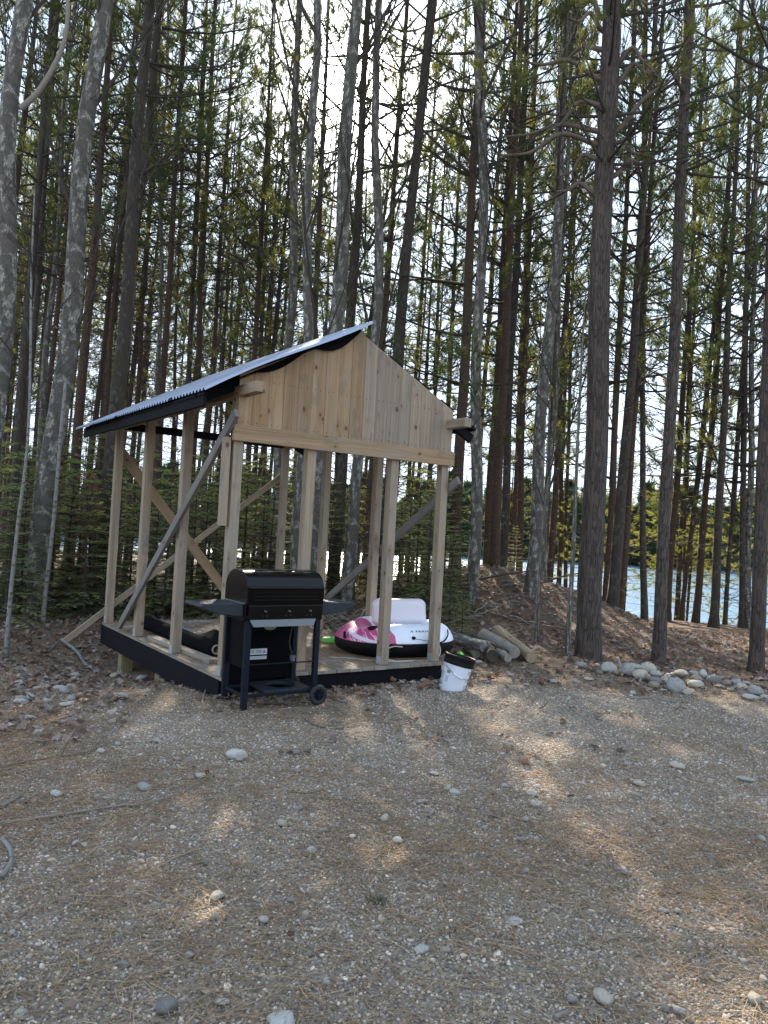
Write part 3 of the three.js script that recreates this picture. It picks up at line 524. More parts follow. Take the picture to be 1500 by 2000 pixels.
{
  const r = rng(66), PW = 0.092, SK = 0.195;
  // skirt boards
  part('skirt_board', at(rbox(W - 0.01, SK, 0.038, 0), S(W / 2, -0.035 - SK / 2, 0.005)), M.black);
  part('skirt_board', at(rbox(W - 0.01, SK, 0.038, 0), S(W / 2, -0.035 - SK / 2, L - 0.03)), M.black);
  part('skirt_board', at(rbox(0.038, SK + 0.03, L + 0.02, 2), S(-0.012, -0.035 - (SK + 0.03) / 2, L / 2)), M.black);
  part('skirt_board', at(rbox(0.038, SK, L + 0.02, 2), S(W + 0.012, -0.035 - SK / 2, L / 2)), M.black);
  // legs under the deck (greenish treated posts)
  const treated = std({ tx: paleWood, bumpScale: 0.0012, color: lin(0.78, 0.80, 0.55) });
  for (const [u, v, dh] of [[0.10, 3.05, 0.62], [0.12, 1.78, 0.45], [W - 0.12, 3.3, 0.5], [W - 0.12, 1.7, 0.4], [W / 2, 3.3, 0.5], [0.12, 0.3, 0.32], [W - 0.12, 0.3, 0.32]]) part('leg', at(rbox(0.14, dh, 0.14, 1), S(u, -0.06 - dh / 2, v)), treated);
  // deck boards, front to back
  const nb = 17, bw = (W + 0.05) / nb, greyed = [0.86, 1.0, 0.93, 1.06].map((k) => std({ tx: paleWood, bumpScale: 0.0018, color: lin(0.82 * k, 0.84 * k, 0.86 * k) }));
  for (let k = 0; k < nb; k++) part('deck_board', at(grain(new THREE.BoxGeometry(bw - 0.007, 0.03, L + 0.05 + 0.012 * r()), 2), S(-0.025 + bw * (k + 0.5), -0.015 - 0.003 * r(), L / 2 - 0.02)), greyed[k % 4]);
  // posts
  const H2 = 2.45, post = (u, v, h, mt = M.pale) => part('post', at(rbox(PW, h, PW, 1, 0.006), S(u, h / 2 + 0.002, v)), mt);
  const c = PW / 2;
  const P_ = [];
  for (const v of [c, L / 3 + 0.02, (2 * L) / 3 - 0.02, L - c - 0.02]) { P_.push([c - 0.01, v]); post(c - 0.01, v, H2); P_.push([W - c, v]); post(W - c, v, H2); }
  for (const u of [0.78, 1.74]) { P_.push([u, c]); post(u, c, 2.06 + 0.1); }
  part('post_splice', at(rbox(0.05, 0.78, 0.089, 1), S(-0.061, 1.70, c)), M.pale, shed, 'short pale block nailed to the corner post');
  for (const [u, v] of P_) { const b = part('post_bracket', at(new THREE.BoxGeometry(PW + 0.008, 0.085, PW * 0.8), S(u, 0.044, v)), M.zincDull); part('bolt', at(new THREE.CylinderGeometry(0.007, 0.007, 0.008, 8).rotateX(Math.PI / 2), S(u + 0.02, 0.05, v - PW * 0.4 - 0.003)), M.zinc, b); }
  // wall plates
  part('wall_plate', at(rbox(PW, PW, L + 0.62, 2, 0.005), S(c - 0.012, H2 + c, L / 2 - 0.08)), M.wood); part('wall_plate', at(rbox(PW, PW, L + 0.5, 2, 0.005), S(W - c + 0.012, H2 + c, L / 2 - 0.06)), M.pale);
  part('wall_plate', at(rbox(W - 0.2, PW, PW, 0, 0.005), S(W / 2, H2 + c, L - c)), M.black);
  // gable
  part('gable_beam', at(rbox(W + 0.07, 0.145, 0.038, 0), S(W / 2, 2.06 + 0.0725, -0.024)), M.wood);
  const peak = 3.255, low = 2.645, line = (u) => peak - Math.abs(u - W / 2) * ((peak - low) / (W / 2));
  const warm = [[0.94, 0.86, 0.76], [0.80, 0.72, 0.63], [1.05, 0.97, 0.86], [0.92, 0.81, 0.66]].map((k) => std({ tx: pineWood, bumpScale: 0.0012, roughness: 0.72, color: lin(...k) })), cool = [[0.82, 0.77, 0.72], [0.70, 0.67, 0.65], [0.90, 0.84, 0.77], [0.78, 0.72, 0.66]].map((k) => std({ tx: paleWood, bumpScale: 0.0012, roughness: 0.78, color: lin(...k) }));
  let u0 = 0.0; const n2 = 17; for (let k = 0; k < n2; k++) {
    const wd = (W - 0.002) / n2 + (r() - 0.5) * 0.018, u1 = k === n2 - 1 ? W : u0 + wd, a = u0 + 0.0012, b = u1 - 0.0012, sh = new THREE.Shape(); sh.moveTo(a, 2.208); sh.lineTo(b, 2.208); sh.lineTo(b, line(b)); if (a < W / 2 && b > W / 2) sh.lineTo(W / 2, peak); sh.lineTo(a, line(a)); sh.closePath();
    const g = new THREE.ExtrudeGeometry(sh, { depth: 0.017 + 0.003 * r(), bevelEnabled: false }); g.translate(0, DECK, 0.004); grain(g, 1); part('gable_board', g, k < 9 ? warm[Math.floor(r() * 4)] : cool[Math.floor(r() * 4)]); u0 = u1;
  }
  for (const [pu, ph] of []) void pu, ph;
  // nail heads
  { const g = []; for (let k = 0; k < n2; k++) for (const h of [2.235, 2.62]) for (const q of [0.3, 0.7]) { const u = ((k + q) / n2) * W, hh = h + 0.01 * (r() - 0.5); if (hh < line(u) - 0.04) g.push(new THREE.CylinderGeometry(0.0045, 0.0045, 0.003, 6).rotateX(Math.PI / 2).translate(u, DECK + hh, 0.0255)); } const m = part('nail_heads', mergeGeometries(g), std({ color: lin(0.05, 0.045, 0.04), roughness: 0.6, metalness: 0.5 })); m.userData.kind = 'stuff'; }
  // black rafters, purlins and felt
  const slope = (peak - low) / (W / 2), rise = (u) => peak - Math.abs(u - W / 2) * slope;
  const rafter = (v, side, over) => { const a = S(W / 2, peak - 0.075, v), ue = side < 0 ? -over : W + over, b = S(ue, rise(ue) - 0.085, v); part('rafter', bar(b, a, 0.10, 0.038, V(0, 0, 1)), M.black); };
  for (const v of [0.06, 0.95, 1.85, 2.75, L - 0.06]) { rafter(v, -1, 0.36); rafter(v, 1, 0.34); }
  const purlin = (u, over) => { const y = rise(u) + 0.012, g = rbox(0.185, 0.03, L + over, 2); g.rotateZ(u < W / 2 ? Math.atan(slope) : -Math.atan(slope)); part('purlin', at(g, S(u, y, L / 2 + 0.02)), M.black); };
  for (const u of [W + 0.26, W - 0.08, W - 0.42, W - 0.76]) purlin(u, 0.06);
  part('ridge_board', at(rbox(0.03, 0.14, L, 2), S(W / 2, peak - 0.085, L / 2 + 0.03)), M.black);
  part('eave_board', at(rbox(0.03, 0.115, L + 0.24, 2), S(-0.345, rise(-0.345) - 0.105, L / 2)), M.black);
  // felt under the metal, drooping in swags past the gable
  { const fu = 40, fv = 36, g = new THREE.PlaneGeometry(1, 1, fu, fv), p = g.attributes.position; for (let i = 0; i < p.count; i++) { const s = p.getX(i) + 0.5, t = p.getY(i) + 0.5, u = lerp(-0.37, W / 2, s), v = lerp(-0.15, L + 0.1, t), fr = Math.exp(-Math.max(0, v + 0.15) / 0.12); const sag = 0.012; void fr; const q = S(u, 3.345 - (1.27 - u) * 0.548 - 0.035 - sag, v); p.setXYZ(i, q.x, q.y, q.z); } g.computeVertexNormals(); const m = part('roofing_felt', g, M.felt); m.material.side = THREE.DoubleSide; }
  { // the felt's loose edge hangs over the gable boards in two swags
    const n = 60, pos = [], idx = []; for (let k = 0; k <= n; k++) { const u = lerp(-0.02, W / 2, k / n), top = 3.345 - (1.27 - u) * 0.548 - 0.03, sag = u < 0.68 ? 0.085 * Math.pow(Math.sin(clamp(u / 0.68) * Math.PI), 1.3) : 0.10 * Math.pow(Math.sin(clamp((u - 0.68) / 0.56) * Math.PI), 1.2), bot = Math.min(top - 0.01, rise(u) + 0.005 - sag); for (const [h, dv] of [[top, 0.0], [lerp(top, bot, 0.6), 0.004], [bot, 0.02]]) { const q = S(u, h, -0.03 - dv - 0.006 * Math.sin(u * 9)); pos.push(q.x, q.y, q.z); } }
    for (let k = 0; k < n; k++) for (let m = 0; m < 2; m++) { const a = k * 3 + m, b = a + 3; idx.push(a, a + 1, b, b, a + 1, b + 1); } const g = new THREE.BufferGeometry(); g.setAttribute('position', new THREE.Float32BufferAttribute(pos, 3)); g.setIndex(idx); g.computeVertexNormals(); part('felt_flap', g, M.felt);
  }
  // corrugated sheets
  const sheets = 5, v0 = -0.17, v1 = L + 0.14, sw = (v1 - v0) / sheets, per = 0.076;
  for (let k = 0; k < sheets; k++) {
    const a = v0 + sw * k, b = a + sw + 0.05, nn = Math.round((b - a) / per * 10), nl = 8, pos = [], idx = [], ua = -0.37 - 0.018 * k - 0.012 * (k % 2), ub = 1.275;
    for (let i = 0; i <= nn; i++) for (let j = 0; j <= nl; j++) { const v = lerp(a, b, i / nn), u = lerp(ua, ub, j / nl), y = 3.345 - (1.27 - u) * 0.548  + 0.0018 * k + 0.014 * Math.sin((v / per) * 6.2832) + (k === 0 ? 0.02 * Math.pow(1 - i / nn, 2) * Math.sin(j * 0.7) : 0), q = S(u, y, v); pos.push(q.x, q.y, q.z); }
    for (let i = 0; i < nn; i++) for (let j = 0; j < nl; j++) { const A = i * (nl + 1) + j, B = A + nl + 1; idx.push(A, A + 1, B, B, A + 1, B + 1); }
    const g = new THREE.BufferGeometry(); g.setAttribute('position', new THREE.Float32BufferAttribute(pos, 3)); g.setIndex(idx); g.computeVertexNormals(); const m = part('roof_sheet', g, M.zinc); m.material.side = THREE.DoubleSide;
  }
  // temporary braces
  const brace = (pts, w, t, out, mt, label) => part('brace', bar(pts[0], pts[1], w, t, out), mt, shed, label);
  brace([inShed(234, 1222, 'u', -0.06), inShed(462, 806, 'u', -0.06)], 0.089, 0.038, V(1, 0, 0), M.grey, 'weathered grey brace across the side posts');
  brace([inShed(590, 1213, 'u', W + 0.03), inShed(896, 938, 'u', W + 0.03)], 0.089, 0.038, V(1, 0, 0), M.grey);
  brace([inShed(225, 868, 'v', L + 0.02), inShed(474, 1198, 'v', L + 0.02)], 0.13, 0.025, V(0, 0, 1), M.wood);
  brace([inShed(127, 1252, 'v', L + 0.05), inShed(556, 925, 'v', L + 0.05)], 0.075, 0.03, V(0, 0, 1), M.pale, 'long pale brace running from the ground to the back corner post');
}

// ------------------------------------------------------------------ gas grill
{
  const matte = (r, g, b, q, s) => new THREE.MeshPhysicalMaterial({ color: lin(r, g, b), roughness: q, specularIntensity: s }), navy = matte(0.006, 0.009, 0.016, 0.6, 0.3), gloss = matte(0.0006, 0.0007, 0.001, 0.13, 0.55), panelM = matte(0.002, 0.0022, 0.003, 0.6, 0.12), steel = std({ color: lin(0.17, 0.195, 0.21), roughness: 0.55, metalness: 0.1 }), dull = std({ color: lin(0.08, 0.08, 0.085), roughness: 0.5 }), shelfM = matte(0.020, 0.026, 0.034, 0.45, 0.5);
  const g = thing('gas_grill', 'black gas grill with rounded lid, two side shelves and wheels, at the deck corner', 'grill');
  const a = toGround(475, 1387), b = toGround(607, 1377); // front leg, front wheel
  const yaw = Math.atan2(-(b.z - a.z), b.x - a.x); g.rotation.y = yaw; const half = 0.325, dep = 0.20;
  const off = V(-half, 0, dep).applyAxisAngle(V(0, 1, 0), yaw); g.position.copy(a.clone().sub(off)); g.position.y = a.y - 0.004;
  const box = (w, h, d, x, y, z, r = 0.004) => new RoundedBoxGeometry(w, h, d, 1, r).translate(x, y, z), P = (n, ge, m, p = g) => mesh(n, ge, m, p);
  for (const [x, z] of [[-half, dep], [-half, -dep]]) P('leg', box(0.05, 0.78, 0.042, x, 0.39, z), navy);
  for (const [x, z] of [[half, dep], [half, -dep]]) P('leg', box(0.045, 0.70, 0.042, x, 0.43, z), navy);
  // lower rails and bottle tray
  for (const z of [dep, -dep]) P('rail', box(2 * half - 0.05, 0.026, 0.022, 0, 0.115, z), navy);
  P('rail', box(0.022, 0.026, 2 * dep - 0.04, -half, 0.115, 0), navy);
  { const sh = new THREE.Shape(); sh.moveTo(-0.13, -0.19); sh.lineTo(0.30, -0.19); sh.lineTo(0.30, 0.19); sh.lineTo(-0.10, 0.19); sh.closePath(); const h = new THREE.Path(); h.absellipse(0.10, 0, 0.135, 0.135, 0, Math.PI * 2); sh.holes.push(h); const ge = new THREE.ExtrudeGeometry(sh, { depth: 0.022, bevelEnabled: true, bevelSize: 0.006, bevelThickness: 0.004, bevelSegments: 1, curveSegments: 24 }); ge.rotateX(-Math.PI / 2).translate(0, 0.122, 0); P('bottle_tray', ge, shelfM); }
  P('back_panel', box(2 * half - 0.02, 0.56, 0.012, 0, 0.44, -dep - 0.004), panelM); P('side_panel', box(0.012, 0.40, 2 * dep - 0.05, -half + 0.006, 0.53, 0), panelM);
  P('cross_rod', new THREE.CylinderGeometry(0.006, 0.006, 2 * half - 0.04, 8).rotateZ(Math.PI / 2).translate(0, 0.37, dep), navy);
  // fire box, front panel
  P('firebox', box(0.74, 0.15, 0.42, 0, 0.805, 0, 0.01), gloss);
  { const fp = P('control_panel', box(0.69, 0.125, 0.03, 0, 0.80, 0.222, 0.006), gloss); for (const x of [-0.2, 0.02, 0.22]) { mesh('knob_stem', new THREE.CylinderGeometry(0.008, 0.009, 0.035, 10).rotateX(Math.PI / 2).translate(x, 0.815, 0.25), dull, fp); for (const q of [-0.02, 0.02]) mesh('screw', new THREE.SphereGeometry(0.004, 8, 6).translate(x + q, 0.775, 0.239), dull, fp); } }
  { const sh = new THREE.Shape(); sh.moveTo(-0.31, 0.012); sh.lineTo(0.31, 0.012); sh.lineTo(0.29, -0.05); sh.lineTo(-0.27, -0.05); sh.closePath(); P('grease_tray', new THREE.ExtrudeGeometry(sh, { depth: 0.015, bevelEnabled: false }).translate(-0.02, 0.735, 0.222), steel); }
  // lid: a D-shaped shell with a handle bar and vent ribs
  { const sh = new THREE.Shape(); sh.moveTo(-0.225, 0); sh.lineTo(-0.225, 0.10); sh.bezierCurveTo(-0.225, 0.20, -0.14, 0.265, -0.02, 0.27); sh.bezierCurveTo(0.10, 0.275, 0.20, 0.235, 0.222, 0.155); sh.lineTo(0.232, 0.14); sh.lineTo(0.225, 0.0); sh.closePath();
    const ge = new THREE.ExtrudeGeometry(sh, { depth: 0.70, bevelEnabled: true, bevelSize: 0.006, bevelThickness: 0.01, bevelSegments: 2, curveSegments: 18 }); ge.rotateY(Math.PI / 2); ge.scale(1, 1, -1); const ix = ge.index; // after the mirror, turn faces back
    if (ix) for (let i = 0; i < ix.count; i += 3) { const t = ix.getX(i); ix.setX(i, ix.getX(i + 1)); ix.setX(i + 1, t); } else { const p = ge.attributes.position; for (let i = 0; i < p.count; i += 3) for (const k of ['getX', 'getY', 'getZ']) { const s = k.replace('get', 'set'), t = p[k](i); p[s](i, p[k](i + 1)); p[s](i + 1, t); } }
    ge.computeVertexNormals(); ge.translate(-0.35, 0.872, 0); const lid = P('lid', ge, gloss);
    mesh('handle_bar', box(0.70, 0.028, 0.03, 0, 1.005, 0.245, 0.012), gloss, lid); for (const y of [0.965, 0.935, 0.905]) mesh('rib', box(0.60, 0.007, 0.012, 0, y, 0.230, 0.003), gloss, lid); }
  // side shelves: wedge-shaped
  for (const s of [-1, 1]) { const sh = new THREE.Shape(); sh.moveTo(0, 0); sh.lineTo(0.345, 0); sh.lineTo(0.36, -0.012); sh.lineTo(0.22, -0.07); sh.lineTo(0, -0.095); sh.closePath(); const ge = new THREE.ExtrudeGeometry(sh, { depth: 0.36, bevelEnabled: true, bevelSize: 0.006, bevelThickness: 0.006, bevelSegments: 1 }); if (s < 0) ge.rotateY(Math.PI).translate(-0.37, 0.865, 0.18); else ge.translate(0.37, 0.865, -0.18); P('side_shelf', ge, shelfM); }
  // wheels
  for (const z of [dep + 0.05, -dep - 0.05]) { const w = P('wheel', new THREE.TorusGeometry(0.066, 0.021, 10, 28).translate(half + 0.02, 0.087, z), std({ color: lin(0.014, 0.015, 0.017), roughness: 0.8 })); const rim = []; rim.push(new THREE.CylinderGeometry(0.055, 0.055, 0.014, 24).rotateX(Math.PI / 2)); for (let k = 0; k < 6; k++) rim.push(new THREE.BoxGeometry(0.012, 0.085, 0.026).rotateZ((k / 6) * Math.PI * 2)); rim.push(new THREE.CylinderGeometry(0.014, 0.014, 0.045, 12).rotateX(Math.PI / 2)); mesh('rim', mergeGeometries(rim.map((q) => q.toNonIndexed())).translate(half + 0.02, 0.087, z), navy, w); }
  P('axle', new THREE.CylinderGeometry(0.006, 0.006, 2 * dep + 0.1, 8).rotateX(Math.PI / 2).translate(half + 0.02, 0.087, 0), navy);
  // printed notices on the back panel
  const cv = document.createElement('canvas'); cv.width = 256; cv.height = 64; const x = cv.getContext('2d'); x.fillStyle = '#c9ccd2'; x.fillRect(0, 0, 256, 64); x.fillStyle = '#6d7076'; for (let k = 0; k < 5; k++) { x.fillRect(14, 12 + k * 8, 80 + ((k * 37) % 20), 4); x.fillRect(122, 12 + k * 8, 62 + ((k * 53) % 18), 4); } x.beginPath(); x.moveTo(222, 12); x.lineTo(240, 48); x.lineTo(204, 48); x.fill();
  const tx = new THREE.CanvasTexture(cv); tx.colorSpace = THREE.SRGBColorSpace;
  P('notice', new THREE.PlaneGeometry(0.21, 0.052).translate(-0.05, 0.405, -dep + 0.006), std({ map: tx, roughness: 0.5 })); P('notice', new THREE.PlaneGeometry(0.21, 0.03).translate(-0.05, 0.352, -dep + 0.006), std({ color: lin(0.5, 0.52, 0.56), roughness: 0.5 })); P('rust_patch', new THREE.CircleGeometry(0.05, 14).scale(1.2, 0.55, 1).translate(0.075, 0.62, -dep + 0.006), std({ color: lin(0.30, 0.27, 0.22) }));
  const hose = new THREE.CatmullRomCurve3([V(0.24, 0.72, -0.05), V(0.215, 0.6, -0.06), V(0.20, 0.5, -0.06), V(0.225, 0.40, -0.05)]); P('gas_hose', new THREE.TubeGeometry(hose, 14, 0.009, 6), std({ color: lin(0.01, 0.01, 0.01), roughness: 0.6 })); P('regulator', new THREE.CylinderGeometry(0.03, 0.022, 0.05, 12).translate(0.235, 0.36, -0.05), std({ color: lin(0.12, 0.14, 0.16), roughness: 0.4 }));
}
// ------------------------------------------------------------------ things lying on the deck (shed axes through a frame)
const deckPut = (o, u, v, h = 0, turn = 0) => { o.position.copy(toWorld(u, DECK + h, v)); o.rotation.y = YAW + turn; return o; };
const lineOnDeck = (p0, p1) => { const a = inShed(...p0, 'h', 0), b = inShed(...p1, 'h', 0), du = b.x - a.x, dv = -b.z + a.z; return { u: a.x, v: -a.z, len: Math.hypot(du, dv), turn: Math.atan2(-du, dv) * 1 }; }; // from photo pixels on the boards
{ // roll of roofing felt with its card core
  const q = lineOnDeck([421, 1285], [283, 1229]), g = thing('felt_roll', 'black roll of roofing felt with a card core lying on the deck', 'felt roll'), len = Math.min(2.3, q.len), R = 0.078;
  const tube = (r1, r0, d) => { const sh = new THREE.Shape(); sh.absarc(0, 0, r1, 0, Math.PI * 2); const h = new THREE.Path(); h.absarc(0, 0, r0, 0, Math.PI * 2); sh.holes.push(h); return new THREE.ExtrudeGeometry(sh, { depth: d, bevelEnabled: true, bevelSize: 0.002, bevelThickness: 0.003, bevelSegments: 1, curveSegments: 24 }); };
  mesh('felt', tube(R, 0.050, len).translate(0, R + 0.003, -len), M.felt, g); mesh('core', tube(0.0465, 0.038, len + 0.01).translate(0, R + 0.003, -len + 0.008), std({ color: lin(0.30, 0.25, 0.20) }), g);
  deckPut(g, q.u, q.v, 0.002, q.turn);
  // a loose flap of the same felt beside it
  const f = new THREE.PlaneGeometry(0.34, 1.2, 12, 4).rotateX(-Math.PI / 2), p = f.attributes.position; for (let k = 0; k < p.count; k++) p.setY(k, 0.014 + 0.07 * Math.pow(clamp((p.getX(k) + 0.17) / 0.34), 2) + 0.006 * Math.sin(p.getZ(k) * 6)); f.computeVertexNormals(); const m = mesh('felt_offcut', f, M.felt); dress(m, 'curled black felt offcut lying beside the roll', 'felt'); deckPut(m, q.u + 0.30, q.v + 0.55, 0.03, q.turn);
}
for (const [p0, p1, lab] of [[[417, 1297], [296, 1249], 'grey length of lumber lying beside the felt roll']]) { const q = lineOnDeck(p0, p1), g = mesh('lumber', rbox(0.10, 0.045, q.len, 2).translate(0, 0.0225, -q.len / 2), std({ tx: greyWood, bumpScale: 0.002, color: lin(1.5, 1.42, 1.3) })); dress(g, lab, 'lumber'); deckPut(g, q.u, q.v, 0.001, q.turn); }
for (const [u, v, w, len, turn, h, lab] of [[1.02, 2.45, 0.66, 2.1, 0.04, 0.012, 'corrugated metal sheet lying on the deck under brown needles'], [0.98, 1.75, 0.6, 1.2, 0.16, 0.034, 'second corrugated sheet laid askew on the first']]) { // spare sheets
  const n = 80, pos = [], idx = []; for (let i = 0; i <= n; i++) for (const z of [-len / 2, len / 2]) pos.push(lerp(-w / 2, w / 2, i / n), 0.0095 * Math.sin((i / n) * w / 0.076 * 6.2832), z); for (let i = 0; i < n; i++) { const a = i * 2; idx.push(a, a + 1, a + 2, a + 2, a + 1, a + 3); }
  const ge = new THREE.BufferGeometry(); ge.setAttribute('position', new THREE.Float32BufferAttribute(pos, 3)); ge.setIndex(idx); ge.computeVertexNormals(); const m = mesh('metal_sheet', ge, M.zinc); dress(m, lab, 'metal sheet'); deckPut(m, u, v, h, turn);
}
{ // towable inflatable tube
  const g = thing('inflatable_tube', 'pink and white inflatable water tube with a white backrest, on the deck edge', 'inflatable'); deckPut(g, 2.34, 0.66, 0.0, -0.12); g.scale.set(1, 0.83, 1);
  const cv = document.createElement('canvas'); cv.width = 2048; cv.height = 512; const x = cv.getContext('2d'); x.fillStyle = '#e4e8f4'; x.fillRect(0, 0, 2048, 512);
  const X = (deg) => ((360 - deg) / 360) * 2048; // degrees round the tube: 90 front, 180 nose
  const poly = (pts, f) => { x.fillStyle = f; x.beginPath(); pts.forEach(([a, t], i) => (i ? x.lineTo(X(a), 512 * (1 - t)) : x.moveTo(X(a), 512 * (1 - t)))); x.fill(); };
  poly([[232, 0], [112, 0], [114, 0.25], [122, 0.45], [128, 0.62], [150, 1], [236, 1]], '#bd4a7c'); poly([[182, 0.42], [128, 0.02], [121, 0.02], [124, 0.10], [178, 0.50]], '#d9d4e0');
  x.strokeStyle = '#f0c8d8'; x.lineWidth = 5; const rr = rng(12); for (let k = 0; k < 60; k++) { const a = 124 + rr() * 70, t = rr() * 0.8; x.beginPath(); x.moveTo(X(a), 512 * (1 - t)); x.lineTo(X(a - 3 - rr() * 8), 512 * (1 - t + 0.1 + 0.2 * rr())); x.stroke(); }
  poly([[32, 0.2], [6, 0.2], [2, 0.55], [20, 0.62]], '#d7a9c4');
  x.save(); x.translate(X(99), 512 * (1 - 0.32)); x.scale(1.35, 1); x.fillStyle = '#23262e'; x.font = 'italic bold 27px sans-serif'; x.fillText('X TRAIL', 0, 0); x.restore();
  const tx = new THREE.CanvasTexture(cv); tx.colorSpace = THREE.SRGBColorSpace; tx.wrapS = THREE.RepeatWrapping;
  const skin = new THREE.MeshPhysicalMaterial({ map: tx, roughness: 0.38, clearcoat: 0.25, clearcoatRoughness: 0.35 }), dark = new THREE.MeshPhysicalMaterial({ color: lin(0.003, 0.003, 0.004), roughness: 0.6, specularIntensity: 0.35 });
  const A = 0.66, B = 0.52, out = (a) => { const c = Math.cos(a), s = Math.sin(a), n = 2.5; const k = Math.pow(Math.pow(Math.abs(c), n) + Math.pow(Math.abs(s), n), -1 / n), nose = c < 0 ? 1 + 0.05 * c * c : 1; return [A * k * c * nose, B * k * s]; };
  const surf = (prof) => { const na = 72, nt = prof.length, pos = [], uv = [], idx = []; for (let i = 0; i <= na; i++) { const a = (i / na) * 6.2832, [ox, oz] = out(a); prof.forEach(([q, y], j) => { const xx = ox * q, k = y > 0.2 ? 0.2 + (y - 0.2) * (1 - 0.42 * sstep(-0.15, -0.66, xx) - 0.10 * sstep(0.3, 0.66, xx)) : y; pos.push(xx, k, oz * q); uv.push(1 - i / na, j / (nt - 1)); }); } for (let i = 0; i < na; i++) for (let j = 0; j < nt - 1; j++) { const a = i * nt + j, b = a + nt; idx.push(a, a + 1, b, a + 1, b + 1, b); } const ge = new THREE.BufferGeometry(); ge.setAttribute('position', new THREE.Float32BufferAttribute(pos, 3)); ge.setAttribute('uv', new THREE.Float32BufferAttribute(uv, 2)); ge.setIndex(idx); ge.computeVertexNormals(); return ge; };
  mesh('underside', surf([[0.05, 0.004], [0.6, 0.004], [0.84, 0.016], [0.95, 0.06], [0.985, 0.12], [0.985, 0.17], [0.975, 0.20]]), dark, g).material.side = THREE.DoubleSide;
  mesh('cover', surf([[0.975, 0.2], [0.985, 0.215], [0.96, 0.27], [0.92, 0.33], [0.86, 0.385], [0.78, 0.42], [0.68, 0.43], [0.58, 0.41], [0.5, 0.36], [0.44, 0.28], [0.05, 0.26]]), skin, g).material.side = THREE.DoubleSide;
  { const ge = new RoundedBoxGeometry(0.68, 0.37, 0.19, 6, 0.09); const p = ge.attributes.position; for (let i = 0; i < p.count; i++) { const z = p.getZ(i), xx = p.getX(i); p.setZ(i, z * (0.8 + 0.2 * Math.abs(Math.cos(xx * 15)))); } ge.computeVertexNormals(); ge.rotateX(-0.12).translate(0.10, 0.515, -0.12); mesh('backrest', ge, new THREE.MeshPhysicalMaterial({ color: lin(0.70, 0.64, 0.68), roughness: 0.45, clearcoat: 0.15 }), g); }
  { const [hx, hz] = out(2.45); mesh('handle_opening', new THREE.SphereGeometry(0.06, 16, 10).scale(1.25, 0.55, 0.7).translate(hx * 0.74, 0.365, hz * 0.74), dark, g); const [vx, vz] = out(1.62); mesh('valve', new THREE.CylinderGeometry(0.022, 0.022, 0.014, 16).rotateX(Math.PI / 2).translate(vx * 0.97 - 0.03, 0.275, vz * 0.965), dark, g); const [sx, sz] = out(2.95); mesh('handle_strap', new RoundedBoxGeometry(0.02, 0.09, 0.035, 2, 0.008).translate(sx * 0.985, 0.26, sz), dark, g); }
  const rope = (n, pts, r, m) => mesh(n, new THREE.TubeGeometry(new THREE.CatmullRomCurve3(pts), 60, r, 6), m, g), rm = std({ color: lin(0.52, 0.48, 0.40) });
  const f = (xx) => { const k = Math.pow(Math.max(0, 1 - Math.pow(Math.abs(xx) / A, 2.5)), 1 / 2.5); return B * k; };
  rope('black_cord', [V(0.42, 0.36, f(0.42) * 0.92), V(0.40, 0.29, f(0.4) * 0.985), V(0.33, 0.225, f(0.33) * 1.01), V(0.24, 0.205, f(0.24) * 1.01)], 0.008, dark); rope('thin_cord', [V(-0.06, 0.27, f(0.06) * 0.975), V(0.1, 0.24, f(0.1) * 1.0), V(0.24, 0.205, f(0.24) * 1.012)], 0.003, dark);
  rope('tow_rope', [V(0.24, 0.205, f(0.24) * 1.015), V(0.27, 0.13, f(0.27) * 1.03), V(0.22, 0.04, 0.56), V(0.08, 0.008, 0.585), V(-0.15, 0.008, 0.58), V(-0.32, 0.01, 0.56), V(-0.44, 0.06, 0.535), V(-0.42, 0.12, 0.52), V(-0.30, 0.175, f(0.3) * 1.02), V(-0.2, 0.17, f(0.2) * 1.01)], 0.007, rm);
  rope('trailing_rope', [V(-0.1, 0.008, 0.60), V(-0.3, 0.008, 0.60), V(-0.55, 0.009, 0.50), V(-0.72, 0.009, 0.33), V(-0.9, 0.009, 0.22)], 0.006, rm);
}
// green rubber fins
{ const lime = std({ color: lin(0.16, 0.50, 0.06), roughness: 0.5 }); const fin = (name, lab, k) => { const sh = new THREE.Shape(); sh.moveTo(-0.12, 0); sh.bezierCurveTo(-0.1, 0.07, 0.0, 0.08, 0.12, 0.045); sh.lineTo(0.13, -0.045); sh.bezierCurveTo(0.02, -0.08, -0.1, -0.06, -0.12, 0); const ge = new THREE.ExtrudeGeometry(sh, { depth: 0.03, bevelEnabled: true, bevelSize: 0.012, bevelThickness: 0.012, bevelSegments: 2, curveSegments: 10 }); ge.rotateX(-Math.PI / 2); const p = ge.attributes.position; for (let i = 0; i < p.count; i++) p.setY(i, p.getY(i) * k + 0.05 * Math.cos(p.getX(i) * 9) * (1 - Math.abs(p.getZ(i)) * 9)); ge.computeVertexNormals(); ge.computeBoundingBox(); ge.translate(0, -ge.boundingBox.min.y, 0); return dress(mesh(name, ge, lime), lab, 'swim fin'); };
  const q = inShed(650, 1256, 'h', 0); deckPut(fin('swim_fin', 'lime green rubber fin lying on the deck beside the pink tube nose', 1), q.x, -q.z, 0.001, -0.35);
  const t = fin('swim_fin', 'lime green fin tip showing above the bucket rim', 1); const b = toGround(884, 1322); t.position.set(b.x, b.y + 0.16, b.z - 0.05); t.rotation.set(0, 0.3, -2.1);
  const s = fin('green_scrap', 'small lime green scrap among dead leaves in front of the skirt', 0.5); const c = toGround(668, 1336); s.scale.setScalar(0.22); s.position.copy(c); s.rotation.y = 1; }
